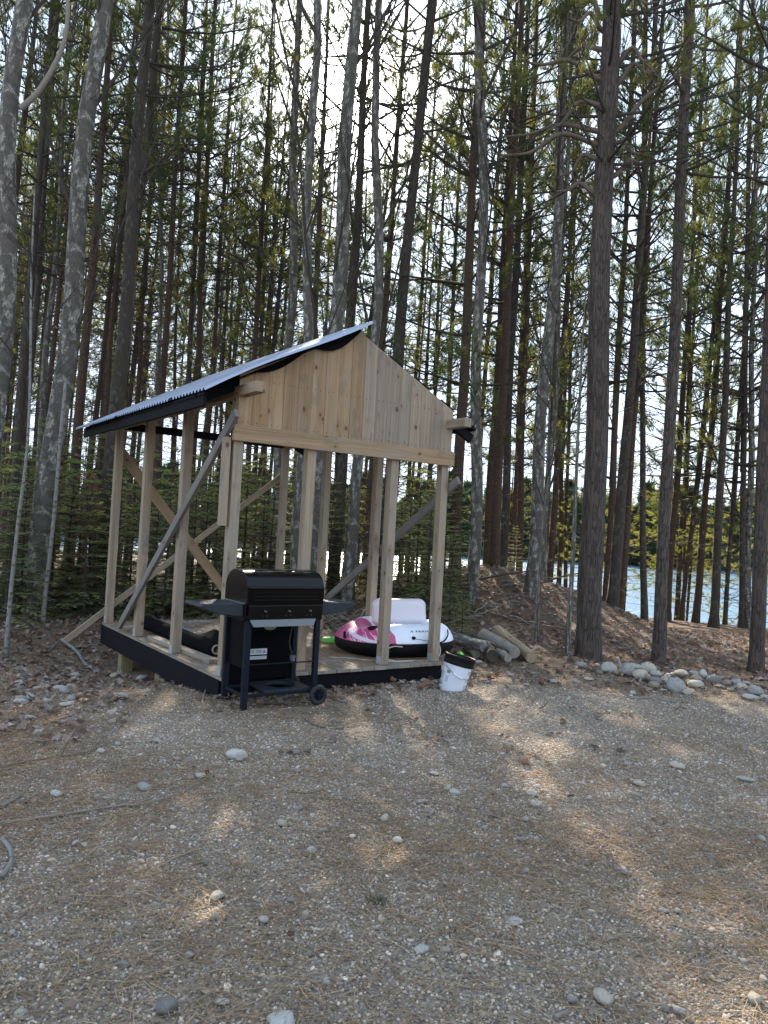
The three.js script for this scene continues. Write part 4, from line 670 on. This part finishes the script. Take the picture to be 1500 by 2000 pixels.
{ // bucket, leaning
  const g = thing('bucket', 'white plastic bucket with black lid band leaning at the deck corner', 'bucket'), b = toGround(883, 1349); g.position.copy(b).add(V(0, -0.035, -0.10)); g.rotation.set(0.03, 0.35, -0.235);
  const cv = document.createElement('canvas'); cv.width = 1024; cv.height = 384; const x = cv.getContext('2d'); x.fillStyle = '#dfe3ee'; x.fillRect(0, 0, 1024, 384); x.fillStyle = '#666c78'; const rr = rng(5); const para = (X, Y, w, n) => { for (let k = 0; k < n; k++) x.fillRect(X, Y + k * 13, w * (0.7 + 0.3 * rr()), 5); };
  for (const o of [0, 512]) { para(o + 60, 70, 70, 4); para(o + 60, 160, 90, 5); para(o + 60, 250, 80, 6); para(o + 190, 150, 100, 7); para(o + 190, 270, 100, 4); x.fillStyle = '#4a4f58'; x.fillRect(o + 195, 300, 80, 14); x.fillRect(o + 240, 70, 16, 16); x.fillStyle = '#7f8a78'; x.fillRect(o + 320, 110, 46, 40); x.fillStyle = '#666c78'; para(o + 320, 190, 40, 6); }
  const tx = new THREE.CanvasTexture(cv); tx.colorSpace = THREE.SRGBColorSpace; tx.wrapS = THREE.RepeatWrapping; const white = new THREE.MeshPhysicalMaterial({ map: tx, roughness: 0.45, color: lin(0.85, 0.85, 0.85) }), blk = new THREE.MeshPhysicalMaterial({ color: lin(0.005, 0.005, 0.006), roughness: 0.5, specularIntensity: 0.35 });
  const prof = (pts) => new THREE.LatheGeometry(pts.map(([r, y]) => new THREE.Vector2(r, y)), 40);
  mesh('body', prof([[0.130, 0.006], [0.146, 0.30]]), white, g); mesh('base', prof([[0.001, 0.0], [0.126, 0.0], [0.130, 0.006]]), std({ color: lin(0.6, 0.6, 0.62) }), g); mesh('rim_band', prof([[0.146, 0.275], [0.153, 0.28], [0.154, 0.30], [0.150, 0.305], [0.151, 0.335], [0.157, 0.345], [0.158, 0.366], [0.150, 0.372], [0.143, 0.366], [0.140, 0.29]]), blk, g).material.side = THREE.DoubleSide;
  const hp = []; for (let k = 0; k <= 24; k++) { const a = -0.2 + (k / 24) * (Math.PI + 0.0), xx = Math.cos(a) * 0.158; hp.push(V(xx, 0.255 - 0.085 * Math.sin((k / 24) * Math.PI), 0.02 + Math.sqrt(Math.max(0, 0.158 * 0.158 - xx * xx)) * 0.97)); } mesh('handle', new THREE.TubeGeometry(new THREE.CatmullRomCurve3(hp), 40, 0.0028, 6), std({ color: lin(0.08, 0.085, 0.09), roughness: 0.4, metalness: 0.6 }), g); mesh('grip', new THREE.TubeGeometry(new THREE.CatmullRomCurve3(hp.slice(14, 20)), 12, 0.008, 8), std({ color: lin(0.7, 0.72, 0.76) }), g);
  const seam = []; for (let k = 0; k <= 18; k++) { const y = 0.27 - k * 0.0145, a = 0.78 + 0.05 * Math.sin(k * 1.9), r = 0.1315 + y * 0.05; seam.push(V(Math.cos(a) * r, y, Math.sin(a) * r)); } mesh('cord', new THREE.TubeGeometry(new THREE.CatmullRomCurve3(seam), 60, 0.003, 5), blk, g);
}
// ------------------------------------------------------------------ logs and brush behind the deck
function logGeo(len, r0, r1, seed, sides = 14) { const r = rng(seed), n = 8, pts = [], rad = []; for (let k = 0; k < n; k++) { pts.push(V((k / (n - 1) - 0.5) * len, 0.003 * Math.sin(k + seed), 0.003 * Math.cos(k * 1.3 + seed))); rad.push(lerp(r0, r1, k / (n - 1)) * (0.97 + 0.06 * r())); } const gb = new GB(); gb.tube(pts, rad, sides, 0.6, 2.4, true, (k, s) => 1 + (hash2(0, s, seed) - 0.5) * 0.16 + (hash2(k, s, seed) - 0.5) * 0.06); const g = gb.build(), uv = g.attributes.uv; for (let i = 0; i < uv.count; i++) uv.setXY(i, uv.getX(i) * 0.8 + seed * 0.13, uv.getY(i)); return g; }
function logAt(a, b, r0, r1, mt, label, seed, group) { // from photo pixel a to b, both at their depth
  const m = mesh('log', logGeo(a.distanceTo(b), r0, r1, seed), mt); m.position.copy(a).lerp(b, 0.5); m.quaternion.setFromUnitVectors(V(1, 0, 0), b.clone().sub(a).normalize()); return dress(m, label, 'log', group); }
{
  const paleLog = std({ tx: paleWood, bumpScale: 0.006, color: lin(0.95, 0.86, 0.74) }), greyLog = std({ tx: greyWood, bumpScale: 0.006, color: lin(1.5, 1.45, 1.35) }), barkLog = std({ tx: lichenBark, bumpScale: 0.006 });
  const pt = (x, y, d) => atDepth(x, y, d);
  logAt(pt(972, 1232, 10.6), pt(1038, 1284, 9.3), 0.085, 0.07, paleLog, 'peeled pale log, topmost and longest of the pile beside the deck', 3);
  logAt(pt(945, 1240, 10.2), pt(1006, 1274, 9.35), 0.085, 0.075, greyLog, 'grey split log lying against the peeled pale log', 5);
  logAt(pt(878, 1244, 10.0), pt(946, 1263, 9.2), 0.07, 0.065, barkLog, 'barked mottled log sticking out behind the inflatable tube', 7);
  logAt(pt(925, 1244, 9.9), pt(985, 1274, 9.2), 0.04, 0.045, M.dark, 'thin dark pole under the grey split log', 9);
  logAt(pt(950, 1264, 9.5), pt(962, 1280, 9.0), 0.075, 0.07, M.dark, 'short black stub of log at the foot of the pile', 11);
  logAt(pt(975, 1274, 9.3), pt(992, 1286, 8.95), 0.06, 0.045, greyLog, 'short pale split billet at the foot of the log pile', 13);
  logAt(pt(905, 1252, 10.4), pt(930, 1278, 9.3), 0.045, 0.05, greyLog, 'crooked grey pole half buried under the mottled log', 15);
  // brush heap on the bank
  const r = rng(44), n = 46; for (let k = 0; k < n; k++) { const px = 905 + r() * 150, py = 1135 + r() * 110, p = toGround(px, py), len = 0.4 + 1.1 * r(), rad = 0.008 + 0.022 * r() * r(), gb = new GB(), d = dirOf(r() * 6.28, 0.05 + 0.35 * r() * (r() < 0.5 ? 1 : -0.3)); gb.tube(curve(V(0, 0, 0), d, len, 5, -0.25, r, 0.3), taper(rad, rad * 0.4, 6), 5); const m = mesh('brush_stick', gb.build(), r() < 0.5 ? M.paleTwig : M.limb); m.position.copy(p).add(V(0, 0.03 + 0.12 * r() * r(), 0)); dress(m, 'dead stick in the brush heap on the bank', 'stick', 'sticks of the brush heap'); }
  // fallen pile of branches behind the deck
  for (let k = 0; k < 26; k++) { const px = 640 + r() * 70, py = 1180 + r() * 55, d0 = 11.4 + r() * 1.2, q = atDepth(px, py, d0), p = onGround(q.x, q.z), len = 0.5 + 1.0 * r(), rad = 0.008 + 0.014 * r(), gb = new GB(); gb.tube(curve(V(0, 0, 0), dirOf(r() * 6.28, 0.15 + 0.5 * r()), len, 4, -0.3, r, 0.3), taper(rad, rad * 0.4, 5), 5); const m = mesh('brush_stick', gb.build(), r() < 0.5 ? M.paleTwig : M.limb); m.position.copy(p).add(V(0, 0.01, 0)); dress(m, 'dead stick in the tangle behind the deck', 'stick', 'sticks of the tangle behind the deck'); }
}
// ------------------------------------------------------------------ stones
const ROCK = [];
function rockGeo(seed, detail = 3, rough = 0.22) { const g = new THREE.IcosahedronGeometry(1, detail), p = g.attributes.position, r = rng(seed), cuts = Array.from({ length: 7 }, () => [V(r() - 0.5, r() - 0.5, r() - 0.5).normalize(), 0.5 + 0.36 * r()]), v = V(0, 0, 0); for (let i = 0; i < p.count; i++) { v.fromBufferAttribute(p, i); const n = v.clone(); let k = 1 + rough * (fbm(n.x * 1.3 + 5 + seed, n.y * 1.3 + n.z * 1.1 + 9, seed, 0, 0, 3) - 0.5) * 2; for (const [c, d] of cuts) { const q = n.dot(c) * k; if (q > d) k *= lerp(1, d / q, 0.93); } p.setXYZ(i, n.x * k, n.y * k, n.z * k); } const q = new THREE.SphereGeometry(1, 4, 4); void q; g.computeVertexNormals(); return smooth(g); }
function smooth(g) { // share normals between coincident vertices
  const p = g.attributes.position, n = g.attributes.normal, m = new Map(), key = (i) => Math.round(p.getX(i) * 1e4) + ',' + Math.round(p.getY(i) * 1e4) + ',' + Math.round(p.getZ(i) * 1e4); for (let i = 0; i < p.count; i++) { const k = key(i); (m.get(k) ?? m.set(k, V(0, 0, 0)).get(k)).add(V(n.getX(i), n.getY(i), n.getZ(i))); } for (let i = 0; i < p.count; i++) { const v = m.get(key(i)).clone().normalize(); n.setXYZ(i, v.x, v.y, v.z); } const uv = new Float32Array(p.count * 2); for (let i = 0; i < p.count; i++) { uv[i * 2] = p.getX(i) * 0.5 + p.getZ(i) * 0.21; uv[i * 2 + 1] = p.getY(i) * 0.5 + p.getZ(i) * 0.33; } g.setAttribute('uv', new THREE.BufferAttribute(uv, 2)); return g; }
for (let k = 0; k < 8; k++) ROCK.push(rockGeo(900 + k, 3, 0.2));
const stoneTex = tex(256, 256, (u, v) => { const a = fbm(u * 6, v * 6, 501, 6, 6, 5), b = fbm(u * 40, v * 40, 505, 40, 40, 3); let c = mixc([0.62, 0.62, 0.62], [1, 1, 1], a * 0.7 + b * 0.4); c = mixc(c, [0.5, 0.45, 0.38], sstep(0.6, 0.75, fbm(u * 9, v * 9, 509, 9, 9, 4)) * 0.6); return [...c, b * 0.5 + a * 0.5]; });
const STONE = [[0.43, 0.405, 0.36], [0.34, 0.325, 0.30], [0.49, 0.43, 0.34], [0.33, 0.265, 0.195], [0.21, 0.195, 0.175], [0.52, 0.49, 0.44]].map((c) => std({ tx: stoneTex, bumpScale: 0.01, roughness: 0.85, color: lin(...c) }));
function stoneAt(px, py, wpx, hpx, k, mt, label, group, seat = 0.35, name = 'stone', stack = 0) {
  const p = toGround(px, py + hpx * 0.5 + stack), d = -p.z, sx = (wpx * d) / 3000, sy = Math.max(0.3 * sx, (hpx * d) / 3000 * 0.95), m = mesh(name, ROCK[k % 8], STONE[mt]), r = hash2(Math.round(px), Math.round(py), 3);
  m.scale.set(sx, sy, sx * (0.75 + 0.3 * r)); m.rotation.set((r - 0.5) * 0.3, r * 0.9 - 0.4, (hash2(Math.round(px), 7, 3) - 0.5) * 0.5); m.position.set(p.x, p.y + sy * (1 - seat) + (stack * d) / 1500, p.z - sx * 0.4); return dress(m, label, 'stone', group);
}
{ // the pile by the pines: [x, y centre, width, height, shape, tone, how far above the ground its foot sits in pixels]
  const pile = [[1137, 1298, 24, 11, 0, 1, 0], [1160, 1306, 14, 9, 1, 3, 0], [1172, 1311, 16, 12, 2, 4, 0], [1193, 1300, 34, 22, 3, 0, 0], [1168, 1298, 12, 8, 4, 2, 0], [1226, 1305, 34, 26, 5, 1, 0], [1240, 1296, 28, 14, 6, 0, 10], [1267, 1299, 28, 18, 7, 2, 8], [1253, 1316, 34, 20, 0, 2, 0], [1266, 1321, 16, 16, 1, 3, 0], [1280, 1325, 30, 18, 2, 4, 0], [1284, 1312, 24, 12, 3, 0, 6], [1281, 1336, 22, 14, 4, 3, 0], [1298, 1326, 16, 15, 5, 2, 0], [1303, 1340, 18, 10, 6, 4, 0], [1322, 1334, 34, 28, 7, 1, 0], [1304, 1318, 16, 10, 0, 0, 6], [1335, 1312, 28, 15, 1, 2, 6], [1358, 1312, 18, 13, 2, 1, 6], [1376, 1311, 18, 15, 3, 5, 6], [1364, 1334, 32, 17, 4, 2, 0], [1345, 1331, 14, 10, 5, 0, 0], [1345, 1348, 22, 14, 6, 2, 0], [1363, 1322, 20, 10, 7, 3, 4], [1399, 1327, 30, 18, 0, 4, 0], [1423, 1332, 18, 14, 1, 3, 0], [1440, 1328, 22, 14, 2, 1, 4], [1452, 1338, 24, 13, 3, 2, 0], [1460, 1332, 18, 8, 4, 0, 5], [1478, 1347, 30, 19, 5, 1, 0], [1453, 1351, 22, 8, 6, 4, 0], [1471, 1361, 34, 10, 7, 0, 0], [1496, 1362, 20, 12, 0, 0, 0], [1410, 1340, 18, 7, 1, 4, 0], [1428, 1345, 18, 8, 2, 3, 0], [1208, 1312, 20, 10, 3, 3, 0], [1317, 1315, 14, 9, 4, 3, 4], [1388, 1320, 16, 9, 5, 4, 0]];
  pile.forEach(([x, y, w, h, k, t, st]) => stoneAt(x, y + st * 0.2, w * 1.12, h * 1.3, k, t, ['pale grey rounded stone in the long stone pile', 'blue-grey rounded stone in the long stone pile', 'creamy stone in the long stone pile', 'brown stone in the long stone pile', 'dark grey stone in the long stone pile', 'near-white upright stone on the long stone pile'][t], 'stones of the long pile', 0.38, 'stone', st));
  // scattered stones of the yard
  const lone = [[462, 1474, 42, 20, 0, 5, 'largest pale stone lying by itself in front of the grill'], [466, 1482, 20, 10, 2, 0], [392, 1513, 22, 12, 2, 2], [280, 1536, 34, 10, 5, 1], [109, 1549, 26, 12, 3, 5], [190, 1556, 16, 10, 4, 1], [206, 1557, 14, 9, 6, 0], [346, 1482, 14, 8, 1, 1], [230, 1452, 12, 8, 4, 5], [196, 1465, 16, 11, 3, 5], [130, 1373, 30, 11, 2, 2], [138, 1362, 20, 12, 3, 1], [40, 1364, 24, 14, 4, 1], [58, 1360, 20, 12, 5, 0], [36, 1368, 26, 12, 6, 2], [88, 1367, 14, 9, 7, 5], [96, 1368, 12, 8, 0, 0], [32, 1335, 26, 12, 1, 1], [110, 1342, 28, 9, 2, 0], [125, 1346, 22, 14, 3, 1], [145, 1318, 24, 10, 4, 2], [70, 1344, 22, 8, 5, 0], [95, 1386, 18, 8, 6, 4], [57, 1401, 20, 9, 7, 0], [223, 1318, 20, 9, 0, 2], [277, 1323, 28, 13, 1, 1], [289, 1334, 16, 8, 2, 0], [318, 1328, 20, 8, 3, 2], [243, 1295, 18, 7, 4, 1], [288, 1349, 12, 7, 5, 0], [185, 1349, 14, 9, 6, 3], [240, 1356, 20, 6, 7, 0],
    [608, 1660, 18, 13, 0, 5], [515, 1797, 22, 13, 1, 5], [530, 1788, 10, 10, 2, 3], [635, 1620, 12, 11, 4, 0], [550, 1607, 22, 12, 5, 2], [583, 1577, 16, 12, 6, 1], [495, 1598, 10, 8, 7, 0], [751, 1597, 20, 14, 0, 2], [778, 1641, 20, 12, 1, 5], [551, 1757, 14, 9, 2, 1], [569, 1757, 20, 8, 3, 1], [424, 1750, 30, 14, 4, 2], [419, 1788, 18, 15, 5, 2], [369, 1864, 20, 11, 6, 5], [240, 1884, 22, 12, 7, 1], [324, 1965, 44, 24, 0, 4, 'dark grey angular stone half sunk in the gravel'], [432, 1960, 36, 12, 1, 5], [552, 1994, 54, 22, 2, 5, 'broad near-white stone half sunk in the gravel'], [40, 1980, 28, 16, 3, 2], [605, 1863, 16, 10, 4, 1], [636, 1918, 18, 14, 5, 5], [822, 1853, 28, 15, 6, 5], [870, 1855, 18, 10, 7, 2], [739, 1812, 16, 9, 0, 5], [1028, 1600, 16, 8, 1, 0], [1050, 1569, 24, 16, 2, 2, 'grey egg-shaped stone in the middle of the yard'], [1041, 1548, 26, 10, 3, 0], [1022, 1639, 18, 11, 4, 1], [985, 1534, 16, 9, 5, 5], [822, 1564, 20, 12, 6, 0], [888, 1546, 20, 11, 7, 5], [875, 1538, 16, 11, 0, 2], [849, 1511, 22, 8, 1, 0], [948, 1615, 14, 8, 2, 2], [1327, 1494, 32, 14, 3, 2], [1227, 1491, 14, 8, 4, 0], [1250, 1530, 26, 12, 5, 2], [1460, 1521, 32, 12, 6, 0], [1244, 1552, 20, 8, 7, 1], [1187, 1483, 12, 7, 0, 0], [1153, 1558, 12, 7, 1, 5], [1331, 1974, 28, 16, 2, 5], [1301, 1967, 18, 16, 3, 1], [1300, 1953, 14, 9, 5, 0], [1480, 1952, 30, 18, 4, 2], [1325, 1779, 16, 9, 5, 5], [1300, 1779, 18, 9, 6, 1], [1387, 1780, 14, 10, 7, 2], [1488, 1637, 20, 8, 0, 0], [1450, 1674, 14, 8, 1, 1], [1384, 1620, 12, 8, 2, 2], [1390, 1672, 20, 8, 3, 1], [1185, 1950, 40, 18, 4, 2, 'flat buff stone at the foot of the yard'], [1117, 1950, 20, 16, 5, 0], [1005, 1800, 30, 10, 6, 5], [987, 1853, 14, 9, 7, 2], [920, 1897, 12, 8, 0, 5], [1030, 1700, 14, 8, 1, 0], [870, 1725, 12, 9, 2, 2], [826, 1720, 14, 9, 3, 1], [958, 1276, 26, 13, 3, 1], [936, 1292, 18, 11, 2, 5], [916, 1287, 20, 10, 1, 4], [1030, 1336, 12, 7, 2, 0], [1238, 1352, 14, 8, 3, 5], [1110, 1365, 10, 6, 4, 5], [1080, 1330, 16, 8, 5, 2], [1150, 1325, 18, 9, 6, 0], [1125, 1330, 16, 8, 7, 1], [1112, 1362, 9, 6, 0, 5]];
  lone.forEach(([x, y, w, h, k, t, lab]) => stoneAt(x, y, w * 1.12, h * 1.2, k, t, lab ?? ['grey stone lying loose on the gravel yard', 'blue-grey stone lying loose on the gravel yard', 'buff stone lying loose on the gravel yard', 'brown stone lying loose on the gravel yard', 'dark stone lying loose on the gravel yard', 'near-white stone lying loose on the gravel yard'][t], lab ? null : 'loose stones of the yard', 0.3));
}
// ------------------------------------------------------------------ sticks lying about
function stickPx(pts, r0, r1, mt, label, lift = 0.008, side = []) { const gb = new GB(), P = pts.map(([x, y, up]) => { const p = toGround(x, y); p.y += lift + (up ?? 0); return p; }), b = P[0].clone(), q = new THREE.CatmullRomCurve3(P.map((p) => p.sub(b))).getPoints(24); gb.tube(q, taper(r0, r1, 25), 7, 0.5, 1, true); const rr = rng(Math.round(pts[0][0] * 7 + pts[0][1])); for (const t of side) { const i = Math.round(t * 24), d = q[Math.min(24, i + 1)].clone().sub(q[Math.max(0, i - 1)]).normalize().add(V((rr() - 0.5) * 1.6, 0.25, (rr() - 0.5) * 1.6)).normalize(); gb.tube(curve(q[i], d, 0.15 + 0.25 * rr(), 4, -0.1, rr, 0.3), taper(r0 * 0.45, r0 * 0.15, 5), 5); } const m = mesh('stick', gb.build(), mt); m.position.copy(b); return dress(m, label, 'stick'); }
stickPx([[0, 1613], [110, 1597], [250, 1576], [262, 1577], [330, 1560], [420, 1515]], 0.009, 0.003, M.paleTwig, 'long thin fallen branch with twigs crossing the gravel', 0.012, [0.3, 0.5, 0.75]);
stickPx([[0, 1502], [100, 1484], [170, 1473], [235, 1444]], 0.008, 0.003, M.limb, 'slender curved twig lying on the dead leaves', 0.015, [0.4, 0.7]); stickPx([[0, 1493], [30, 1508], [60, 1519], [95, 1520]], 0.006, 0.003, M.paleTwig, 'small bent twig below the slender curved twig'); stickPx([[5, 1645], [20, 1668], [22, 1690], [0, 1722]], 0.012, 0.010, M.birch, 'bent piece of spotted birch branch on the gravel', 0.015);
stickPx([[120, 1258, 0.05], [150, 1282, 0.05], [165, 1300, 0.02], [182, 1310]], 0.022, 0.012, M.birch, 'rotten lichened branch under the long pale brace', 0.01, [0.2, 0.5]); stickPx([[70, 1283], [100, 1270], [118, 1256, 0.04]], 0.014, 0.006, M.limb, 'dead twig meeting the foot of the long pale brace', 0.012, [0.6]); stickPx([[0, 1295], [12, 1262], [20, 1248]], 0.02, 0.012, M.limb, 'short root at the foot of the birch sapling', 0.0);
stickPx([[394, 1374], [404, 1348, 0.04], [418, 1325, 0.10]], 0.008, 0.005, M.paleTwig, 'thin stick propped against the deck corner', 0.004); stickPx([[592, 1402], [610, 1416], [650, 1425], [705, 1418]], 0.006, 0.003, M.limb, 'curved twig lying in front of the grill wheel'); stickPx([[650, 1367], [678, 1374]], 0.013, 0.011, M.birch, 'short white piece of branch near the grill wheel', 0.01); stickPx([[1225, 1364], [1255, 1365], [1275, 1363]], 0.012, 0.008, M.birch, 'white stick lying in front of the stone pile', 0.008); stickPx([[1285, 1367], [1310, 1371], [1345, 1373]], 0.011, 0.006, M.birch, 'second white stick in line before the stone pile', 0.008); stickPx([[1206, 1298, 0.06], [1215, 1322]], 0.02, 0.017, M.log, 'pale billet resting against the stones of the pile', 0.03); stickPx([[1255, 1322, 0.05], [1249, 1338]], 0.018, 0.013, M.paleTwig, 'short bleached stick leaning on the creamy stones', 0.02); stickPx([[1175, 1308], [1205, 1318]], 0.024, 0.02, M.log, 'bleached chunk of branch among the pale stones', 0.02);
stickPx([[1200, 1698], [1232, 1712]], 0.012, 0.010, M.grey, 'grey weathered piece of stick in the gravel', 0.008); stickPx([[835, 1598], [848, 1585]], 0.010, 0.009, M.birch, 'stubby pale stick end standing out of the gravel', 0.008); stickPx([[1083, 1992], [1110, 1980]], 0.009, 0.007, M.paleTwig, 'short pale stick at the very edge of the yard', 0.008); stickPx([[0, 1580], [40, 1558]], 0.014, 0.01, M.grey, 'split grey stick among the leaves', 0.01); stickPx([[560, 1548], [600, 1552], [630, 1546]], 0.005, 0.002, M.limb, 'fine dark twig in the open gravel'); stickPx([[870, 1336], [892, 1340], [905, 1336]], 0.016, 0.012, M.grey, 'weathered wood scrap beside the white bucket', 0.01);

// ------------------------------------------------------------------ gravel, needles, leaves: what nobody could count
{
  const r = rng(2024), flat = (g, k) => { g.scale(1, k, 1); return g; };
  const inYard = (x, z) => { const s = toShed(V(x, 0, z)); return !(s.x > 0.02 && s.x < W && s.z > 0.0 && s.z < L); };
  const scatter = (n, x0, x1, z0, z1, keep, make) => { const m = [], c = []; for (let t = 0; t < n * 6 && m.length < n; t++) { const x = lerp(x0, x1, r()), z = lerp(z0, z1, r()); if (Math.abs(x) > 0.62 * -z + 0.9 || !inYard(x, z) || !keep(x, z)) continue; const [M4, C] = make(x, z); m.push(M4); c.push(C); } return [m, c]; };
  const peb = (k, d) => { const g = rockGeo(950 + k, d, 0.25); return flat(g, 0.7); };
  const grey = () => { const b = 0.17 + 0.42 * r() * r() + (r() < 0.05 ? 0.22 : 0), w = 0.15 + (r() - 0.4) * 0.22; return lin(b * (1.03 + w), b, b * (1 - w * 1.1)); };
  const stoneM = std({ color: 0xffffff, roughness: 0.9 });
  const put = (s0, s1, pw) => (x, z) => { const s = lerp(s0, s1, Math.pow(r(), pw)); return [mat4(onGround(x, z, s * 0.15), eul((r() - 0.5) * 0.8, r() * 6.28, (r() - 0.5) * 0.8), V(s * (0.8 + 0.5 * r()), s, s)), grey()]; };
  const bare = (x, z) => r() > litter(x, z) * 0.85, nearBy = (x, z) => r() > sstep(4.4, 6.6, -z), fartherOff = (x, z) => r() < sstep(4.0, 6.4, -z);
  let s = scatter(125000, -4.4, 4.4, -6.6, -1.4, (x, z) => nearBy(x, z) && bare(x, z), put(0.003, 0.0098, 2.1)); stuff('gravel', peb(1, 0), stoneM, s[0], s[1], 'fine grey gravel covering the open yard', 'gravel');
  s = scatter(60000, -6, 6, -9.2, -4.0, (x, z) => fartherOff(x, z) && bare(x, z), put(0.004, 0.012, 2.2)); stuff('gravel', peb(2, 0), stoneM, s[0], s[1], 'fine gravel of the yard before the shed and stone pile', 'gravel');
  s = scatter(3600, -5.5, 5.5, -9.2, -1.4, bare, put(0.007, 0.020, 2.8)); stuff('pebbles', peb(3, 1), stoneM, s[0], s[1], 'pebbles scattered through the gravel', 'pebbles');
  // needles: a thin bent blade
  const nd = new GB(); nd.tube([V(-0.5, 0, 0), V(0, 0.03, 0.03), V(0.5, 0, 0)], [0.011, 0.013, 0.009], 3); const ng = nd.build(), needleM = std({ color: 0xffffff, roughness: 0.8 });
  const ncol = () => { const b = 0.7 + 0.6 * r(), t = r(); return lin(lerp(0.24, 0.42, t) * b, lerp(0.14, 0.29, t) * b, lerp(0.075, 0.16, t) * b); };
  const mk = (x, z) => { const l = 0.05 + 0.09 * r(); return [mat4(onGround(x, z, 0.006 + 0.012 * r()), eul(0, r() * 6.28, (r() - 0.5) * 0.3), V(l, 0.10, 0.10)), ncol()]; };
  const where = (x, z) => r() < 0.10 + 1.3 * Math.pow(litter(x * 1.02, z), 1.6);
  s = scatter(30000, -4.4, 4.4, -6.6, -1.4, (x, z) => nearBy(x, z) && where(x, z), mk); stuff('pine_needles', ng, needleM, s[0], s[1], 'fallen brown pine needles lying over the gravel', 'pine needles');
  s = scatter(56000, -9, 12, -19, -4.0, (x, z) => fartherOff(x, z) && where(x, z), mk); stuff('pine_needles', ng, needleM, s[0], s[1], 'fallen brown pine needles under the trees and round the shed', 'pine needles');
  // dead leaves: lobed, curled
  const leaf = (k) => { const rr = rng(70 + k), gb = new GB(), n = 10, P = []; for (let i = 0; i < n; i++) { const a = (i / n) * 6.2832, q = (i % 2 ? 0.32 : 0.52) * (0.8 + 0.4 * rr()); P.push(V(Math.cos(a) * q, 0.16 * (rr() - 0.2) + 0.2 * Math.abs(Math.cos(a)) * (k % 2 ? 1 : -0.4), Math.sin(a) * q * 0.8)); } for (let i = 0; i < n; i++) gb.tri(V(0, 0.02, 0), P[(i + 1) % n], P[i]); return gb.build(); };
  const leafM = new THREE.MeshPhysicalMaterial({ color: 0xffffff, roughness: 0.85, side: THREE.DoubleSide, transmission: 0.12, thickness: 0 });
  const lcol = () => { const b = 0.6 + 0.8 * r(), t = r(); return t < 0.5 ? lin(0.20 * b, 0.135 * b, 0.10 * b) : t < 0.8 ? lin(0.27 * b, 0.225 * b, 0.20 * b) : lin(0.21 * b, 0.115 * b, 0.075 * b); };
  const lk = (x, z) => { const l = (0.035 + 0.07 * r()) * (z > -5.2 ? 0.6 : 1); return [mat4(onGround(x, z, 0.008 + 0.02 * r()), eul((r() - 0.5) * 1.2, r() * 6.28, (r() - 0.5) * 1.2), V(l, l, l)), lcol()]; };
  const dl = (x, z) => { const s_ = toShed(V(x, 0, z)), near = s_.x > -0.2 && s_.x < W + 0.5 && s_.z < 0 && s_.z > -0.45; let q = 0.012 + (z > -7.6 ? 0.30 * sstep(0.62, 0.72, fbm(x * 1.9 + 40, z * 1.9 + 3, 79, 0, 0, 3)) : 0) + 0.5 * sstep(-1.6, -2.8, x) * sstep(4.2, 5.4, -z) + 0.55 * sstep(7.6, 8.6, -z) + (near ? 0.9 : 0); return r() < q * (0.4 + 1.2 * fbm(x * 2.5 + 9, z * 2.5, 77, 0, 0, 3)); };
  for (let k = 0; k < 3; k++) { s = scatter(k === 2 ? 3000 : 10000, -9, 11, k === 2 ? -6 : -18, k === 2 ? -1.4 : -5, dl, lk); stuff('leaf_litter', leaf(k), leafM, s[0], s[1], ['curled brown dead leaves on the forest floor', 'dry grey-brown dead leaves at the forest edge', 'stray dead leaves on the gravel yard'][k], 'dead leaves'); }
  // twigs
  const tg = new GB(), tr = rng(5); tg.tube(curve(V(-0.5, 0, 0), V(1, 0.05, 0), 1, 5, -0.1, tr, 0.3), taper(0.02, 0.008, 6), 4); const tgeo = tg.build();
  s = scatter(1500, -8, 8, -13, -1.4, (x, z) => r() < 0.12 + litter(x, z), (x, z) => { const l = 0.06 + 0.22 * r() * r(), b = 0.7 + 0.7 * r(); return [mat4(onGround(x, z, 0.008), eul(0, r() * 6.28, (r() - 0.5) * 0.1), V(l, l * 1.1, l * 1.1)), lin(0.22 * b, 0.175 * b, 0.14 * b)]; }); stuff('twigs', tgeo, needleM, s[0], s[1], 'small dead twigs littering the yard', 'twigs');
  // litter on the deck
  { const m = [], c = []; for (let k = 0; k < 12000; k++) { const u = r() * W, v = r() * L, cl = fbm(u * 3 + 3, v * 2.2, 88, 0, 0, 3); if (cl < 0.46 && r() < 0.85) continue; const l = 0.05 + 0.08 * r(), p = toWorld(u, DECK + 0.004 + 0.01 * r() + (u > 0.66 && u < 1.28 && v > 1.2 && v < 3.2 ? 0.03 : 0), v); m.push(mat4(p, eul(0, r() * 6.28, (r() - 0.5) * 0.15), V(l, 0.10, 0.10))); c.push(ncol()); } stuff('deck_needles', ng, needleM, m, c, 'brown pine needles littering the deck boards and spare sheets', 'pine needles'); }
  // a tuft of grass in the gravel
  { const gb = new GB(), q = toGround(735, 1763); for (let k = 0; k < 60; k++) tuft(gb, V((r() - 0.5) * 0.08, 0, (r() - 0.5) * 0.06), V((r() - 0.5), 0.8, (r() - 0.5)).normalize(), r, 2, 0.035, 0.003, 0.6); const m = mesh('grass_tuft', gb.build(), needleMat(0.085, 0.105, 0.05, 0.3)); m.position.copy(q); dress(m, 'tiny green grass tuft growing in the gravel', 'grass', null, 'stuff'); }
}

renderer.render(scene, camera);
